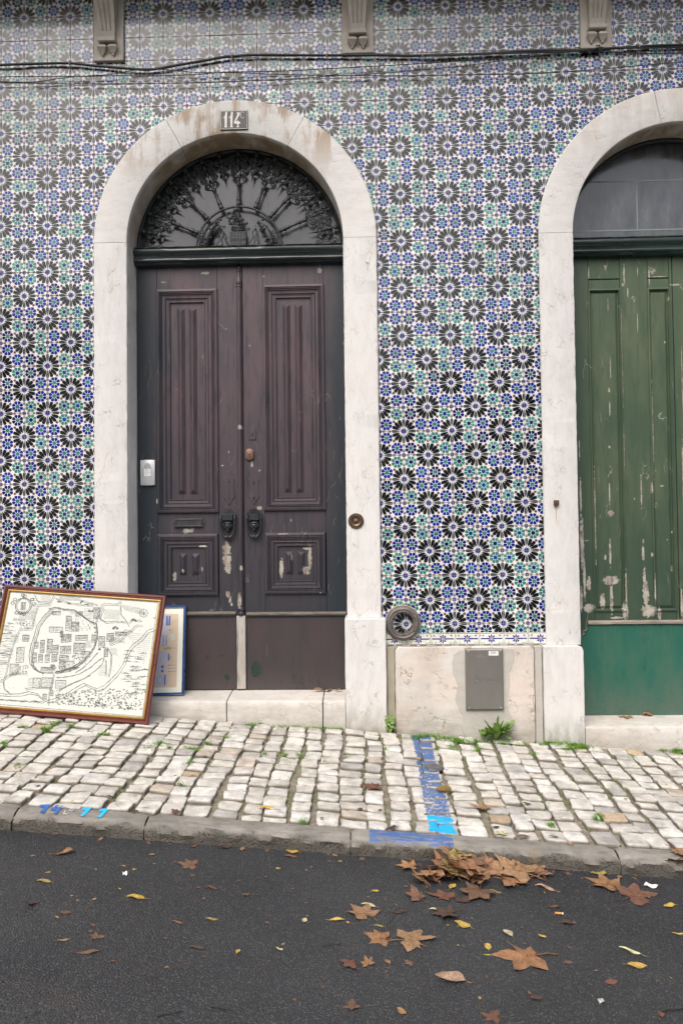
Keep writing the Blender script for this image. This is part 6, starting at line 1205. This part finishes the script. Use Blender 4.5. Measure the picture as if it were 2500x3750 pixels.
# flat ring-shaped metal washer and a lump of bark on the cobbles
p = PV(1589, 2812); mb = MB(); mb.lathe((p.x, p.y, p.z+.004), (.12, -.05, 1), [(.014, .004), (.018, .007), (.040, .007), (.050, .003), (.052, 0), (.046, -.003), (.014, 0)], 26)
solo('metal_disc', mb, simple('dull_zinc', (.17, .17, .18), .45, .5, var=.4, sc=60), 'flattened grey metal ring on the blue painted stripe', 'metal ring', smooth=2)
p = PV(1624, 2900); mb = MB(); mb.ball((p.x, p.y, p.z+.014), (.036, .016, .013), 10, 7); rr = random.Random(3); mb.v = [(a+rr.uniform(-.005, .005), b+rr.uniform(-.004, .004), c+rr.uniform(-.004, .004)) for a, b, c in mb.v]; solo('bark_lump', mb, simple('bark', (.24, .16, .05), .8, var=.7, sc=120), 'yellow-brown rolled lump of bark on the blue stripe', 'bark')
# ================================================================== PLANTS
def blade(mb, p, h, w, a, bend, n=3, col=(1, 1, 1)):
    rows = []
    for k in range(n+1):
        t = k/n; r = bend*h*t*t; ww = w*(1-t)**.7+.0002; cx, cy, cz = p[0]+r*cos(a), p[1]+r*sin(a), p[2]+h*t*(1-.25*bend*t)
        rows.append([(cx-ww*sin(a), cy+ww*cos(a), cz), (cx+ww*sin(a), cy-ww*cos(a), cz)])
    mb.grid(rows)
gr_ = random.Random(31); mb = MB()
SPOTS = [(1560, 2700, 60, 1.2), (1630, 2706, 50, 1), (1690, 2712, 60, 1), (1745, 2716, 60, .7), (1850, 2722, 60, 1), (1660, 2735, 20, .8), (1745, 2745, 20, .8), (1900, 2728, 40, .6), (2000, 2722, 30, 1), (2058, 2728, 40, 1.6), (2080, 2745, 20, 1.2), (2128, 2738, 32, 1.5), (2110, 2724, 20, 1), (2480, 2752, 26, 1.2), (2420, 2748, 20, .5), (930, 2654, 40, .5), (1150, 2668, 70, .5), (1230, 2672, 40, .5), (1040, 2660, 60, .3), (590, 2722, 30, .8), (620, 2735, 16, .8), (705, 2745, 30, 1), (540, 2740, 20, .7), (380, 2690, 30, .6), (200, 2650, 26, .7), (85, 2664, 24, 1), (165, 2674, 26, 1.2), (260, 2660, 20, .5), (12, 2725, 20, .9), (1100, 2770, 20, .5), (1040, 2765, 16, .6), (2190, 2990, 22, .5), (2015, 3020, 16, .8), (1410, 2740, 10, .5), (2180, 3000, 16, .6), (1110, 3010, 14, .9), (700, 2790, 14, .5), (1270, 2775, 20, .4), (970, 2760, 16, .5), (830, 2700, 16, .5), (70, 2805, 16, .4), (660, 2870, 14, .4), (1600, 2740, 12, .6), (760, 2720, 16, .4), (2310, 2770, 16, .4), (1950, 2760, 20, .5)]
for (u, v, sp, dn) in SPOTS:
    for k in range(int(sp*dn*5)):
        p = PV(u+gr_.gauss(0, sp*.45), v+gr_.gauss(0, 5 if v > 2720 and sp < 30 else 3.5)); y = min(p.y, YP-.004); q = (p.x, y, pz(p.x, y)-.008); h = gr_.uniform(.010, .030)*(1.3 if dn > 1 else .9); a = gr_.uniform(0, 2*pi); blade(mb, q, h, gr_.uniform(.0007, .0016), a, gr_.uniform(.2, 1.1))
        if gr_.random() < .35:
            h2 = h*.5; mb.add([(q[0]+.005*cos(t)+.001, q[1]+.005*sin(t), q[2]+.008+h2*.3+.002*cos(3*t)) for t in (0, 1.2, 2.4, 3.6, 4.8)], [(0, 1, 2, 3, 4)])
# moss in the joints
for k in range(4200):
    u = gr_.uniform(-20, 2520); v = gr_.uniform(2640, 3110); p = PV(u, v)
    if not (KY0+.01 < p.y < YP-.01): continue
    nz_ = mnoise.noise(Vector((p.x*2.3, p.y*2.3, 5)))+.45*mnoise.noise(Vector((p.x*9, p.y*9, 1)))
    if nz_ < .15: continue
    blade(mb, (p.x, p.y, p.z-.010), gr_.uniform(.008, .018), .0012, gr_.uniform(0, 6.3), gr_.uniform(.2, 1.2), 2)
g = link('grass', mb.mesh('grass', M_grass, (0, -.7, -2.6)), (0, -.7, -2.6)); tag(g, 'short bright grass growing in the cobble joints and along the wall foot', 'grass'); g['kind'] = 'stuff'
def broadleaf(mb, p, L, w, a, up, droop):
    rows = []; n = 6; tw = gr_.uniform(-.3, .3)
    for k in range(n+1):
        t = k/n; r = L*t*cos(up); z = L*t*sin(up)-droop*L*t*t; hw = w*(.22+.9*sin(pi*min(1, t**1.5)))*(1 if t < .95 else .1)*(1+.18*(k % 2)); cx, cy, cz = p[0]+r*cos(a), p[1]+r*sin(a), p[2]+z
        sx, sy = -sin(a), cos(a); rows.append([(cx+sx*hw, cy+sy*hw, cz+hw*.35+tw*hw), (cx, cy, cz), (cx-sx*hw, cy-sy*hw, cz+hw*.35-tw*hw)])
    mb.grid(rows)
def plant(u, v, n, L, label, w=.011, cat='weed', y=None):
    p = W(u, v, y) if y else PV(u, v); p.y = min(p.y, YP-.018) if not y else y; p.z = pz(p.x, p.y)-.004 if not y else p.z
    t = thing('weed_plant', label, cat, tuple(p))
    for k in range(n):
        mb = MB(); a = gr_.uniform(pi*.85, 2.15*pi) if gr_.random() < .85 else gr_.uniform(0, pi); up = radians(gr_.uniform(38, 88)); broadleaf(mb, (p.x+gr_.uniform(-.008, .008), p.y-.004, p.z), L*gr_.uniform(.6, 1.1), w*gr_.uniform(.8, 1.25), a, up, gr_.uniform(.05, .5)); part('leaf', mb, M_weed, t, smooth=True)
    return t
plant(1815, 2706, 50, .165, 'big leafy green weed under the steel service cover', .013)
plant(1768, 2700, 8, .085, 'small sprawling weed left of the big leafy one', .008)
t = plant(1427, 2672, 4, .05, 'small round-leaved plant in the gap beside the stone plinth', .006); 
for k in range(26):
    mb = MB(); q = W(1428+gr_.uniform(-16, 18), 2668-gr_.random()**1.4*46, -.060-gr_.uniform(0, .03)); r = gr_.uniform(.006, .011); a = gr_.uniform(0, 6); mb.add([(q.x+r*cos(j*pi/4), q.y-.3*r*sin(j*pi/4+a), q.z+r*.8*sin(j*pi/4)) for j in range(8)], [list(range(8))]); part('leaf', mb, M_weed, t)
mb = MB(); c = W(1428, 2652, -.03); mb.box(c.x-.03, c.x+.022, -.0335, .0, c.z-.045, c.z+.01); part('dark_gap', mb, M_dark, wall)
# ================================================================== ACROSS THE STREET (behind the camera, seen only as reflection and shade)
M_crown = mk_green('tree_foliage', (.045, .07, .022), (.08, .095, .03), .7); M_bark = simple('tree_bark', (.12, .10, .08), .9)
cm = MB(); cr = random.Random(12)
for k in range(2600):
    a = cr.uniform(0, 2*pi); el_ = math.asin(cr.uniform(-1, 1)); r = cr.random()**.35*(1+.25*sin(3*a)+.2*sin(5*el_)); c = Vector((r*cos(el_)*cos(a), r*cos(el_)*sin(a), r*sin(el_)*.8)); s = cr.uniform(.04, .09); n = Vector((cr.gauss(0, 1), cr.gauss(0, 1), cr.gauss(0, 1))).normalized(); u_ = n.orthogonal().normalized(); v_ = n.cross(u_)
    cm.add([c+u_*s, c+v_*s*.6, c-u_*s, c-v_*s*.6], [(0, 1, 2, 3)])
CR = cm.mesh('crown', M_crown)
tk = MB(); tk.tube([(0, 0, 0), (.02, .01, .5), (0, 0, 1)], [.07, .05, .035], 9); TK = tk.mesh('trunk', M_bark, smooth=True)
tl = ['leftmost', 'second', 'third', 'fourth', 'fifth', 'sixth', 'seventh']
for k in range(7):
    x = -17+5.6*k+cr.uniform(-.6, .6); y = -19-cr.uniform(0, 3); z = rz(x, -9.5)
    t = thing('plane_tree', tl[k]+' plane tree of the row across the street', 'tree', (x, y, z), 'plane trees across the street')
    h = cr.uniform(6.8, 8.6); o = link('trunk', TK, (0, 0, 0)); o.parent = t; o.location = (0, 0, 0); o.scale = (3, 3, h*.6); o = link('crown', CR, (0, 0, 0)); o.parent = t; o.location = (0, 0, h*.68); o.scale = (3.5, 3.2, h*.40); o.rotation_euler = (0, 0, cr.uniform(0, 6))
mb = MB(); mb.box(-30, 30, -26.4, -26, rz(0, -9.5)-2, rz(0, -9.5)+2.2); solo('park_wall', mb, simple('park_wall_render', (.30, .28, .24), .9), 'low rendered wall behind the trees across the street', 'wall')
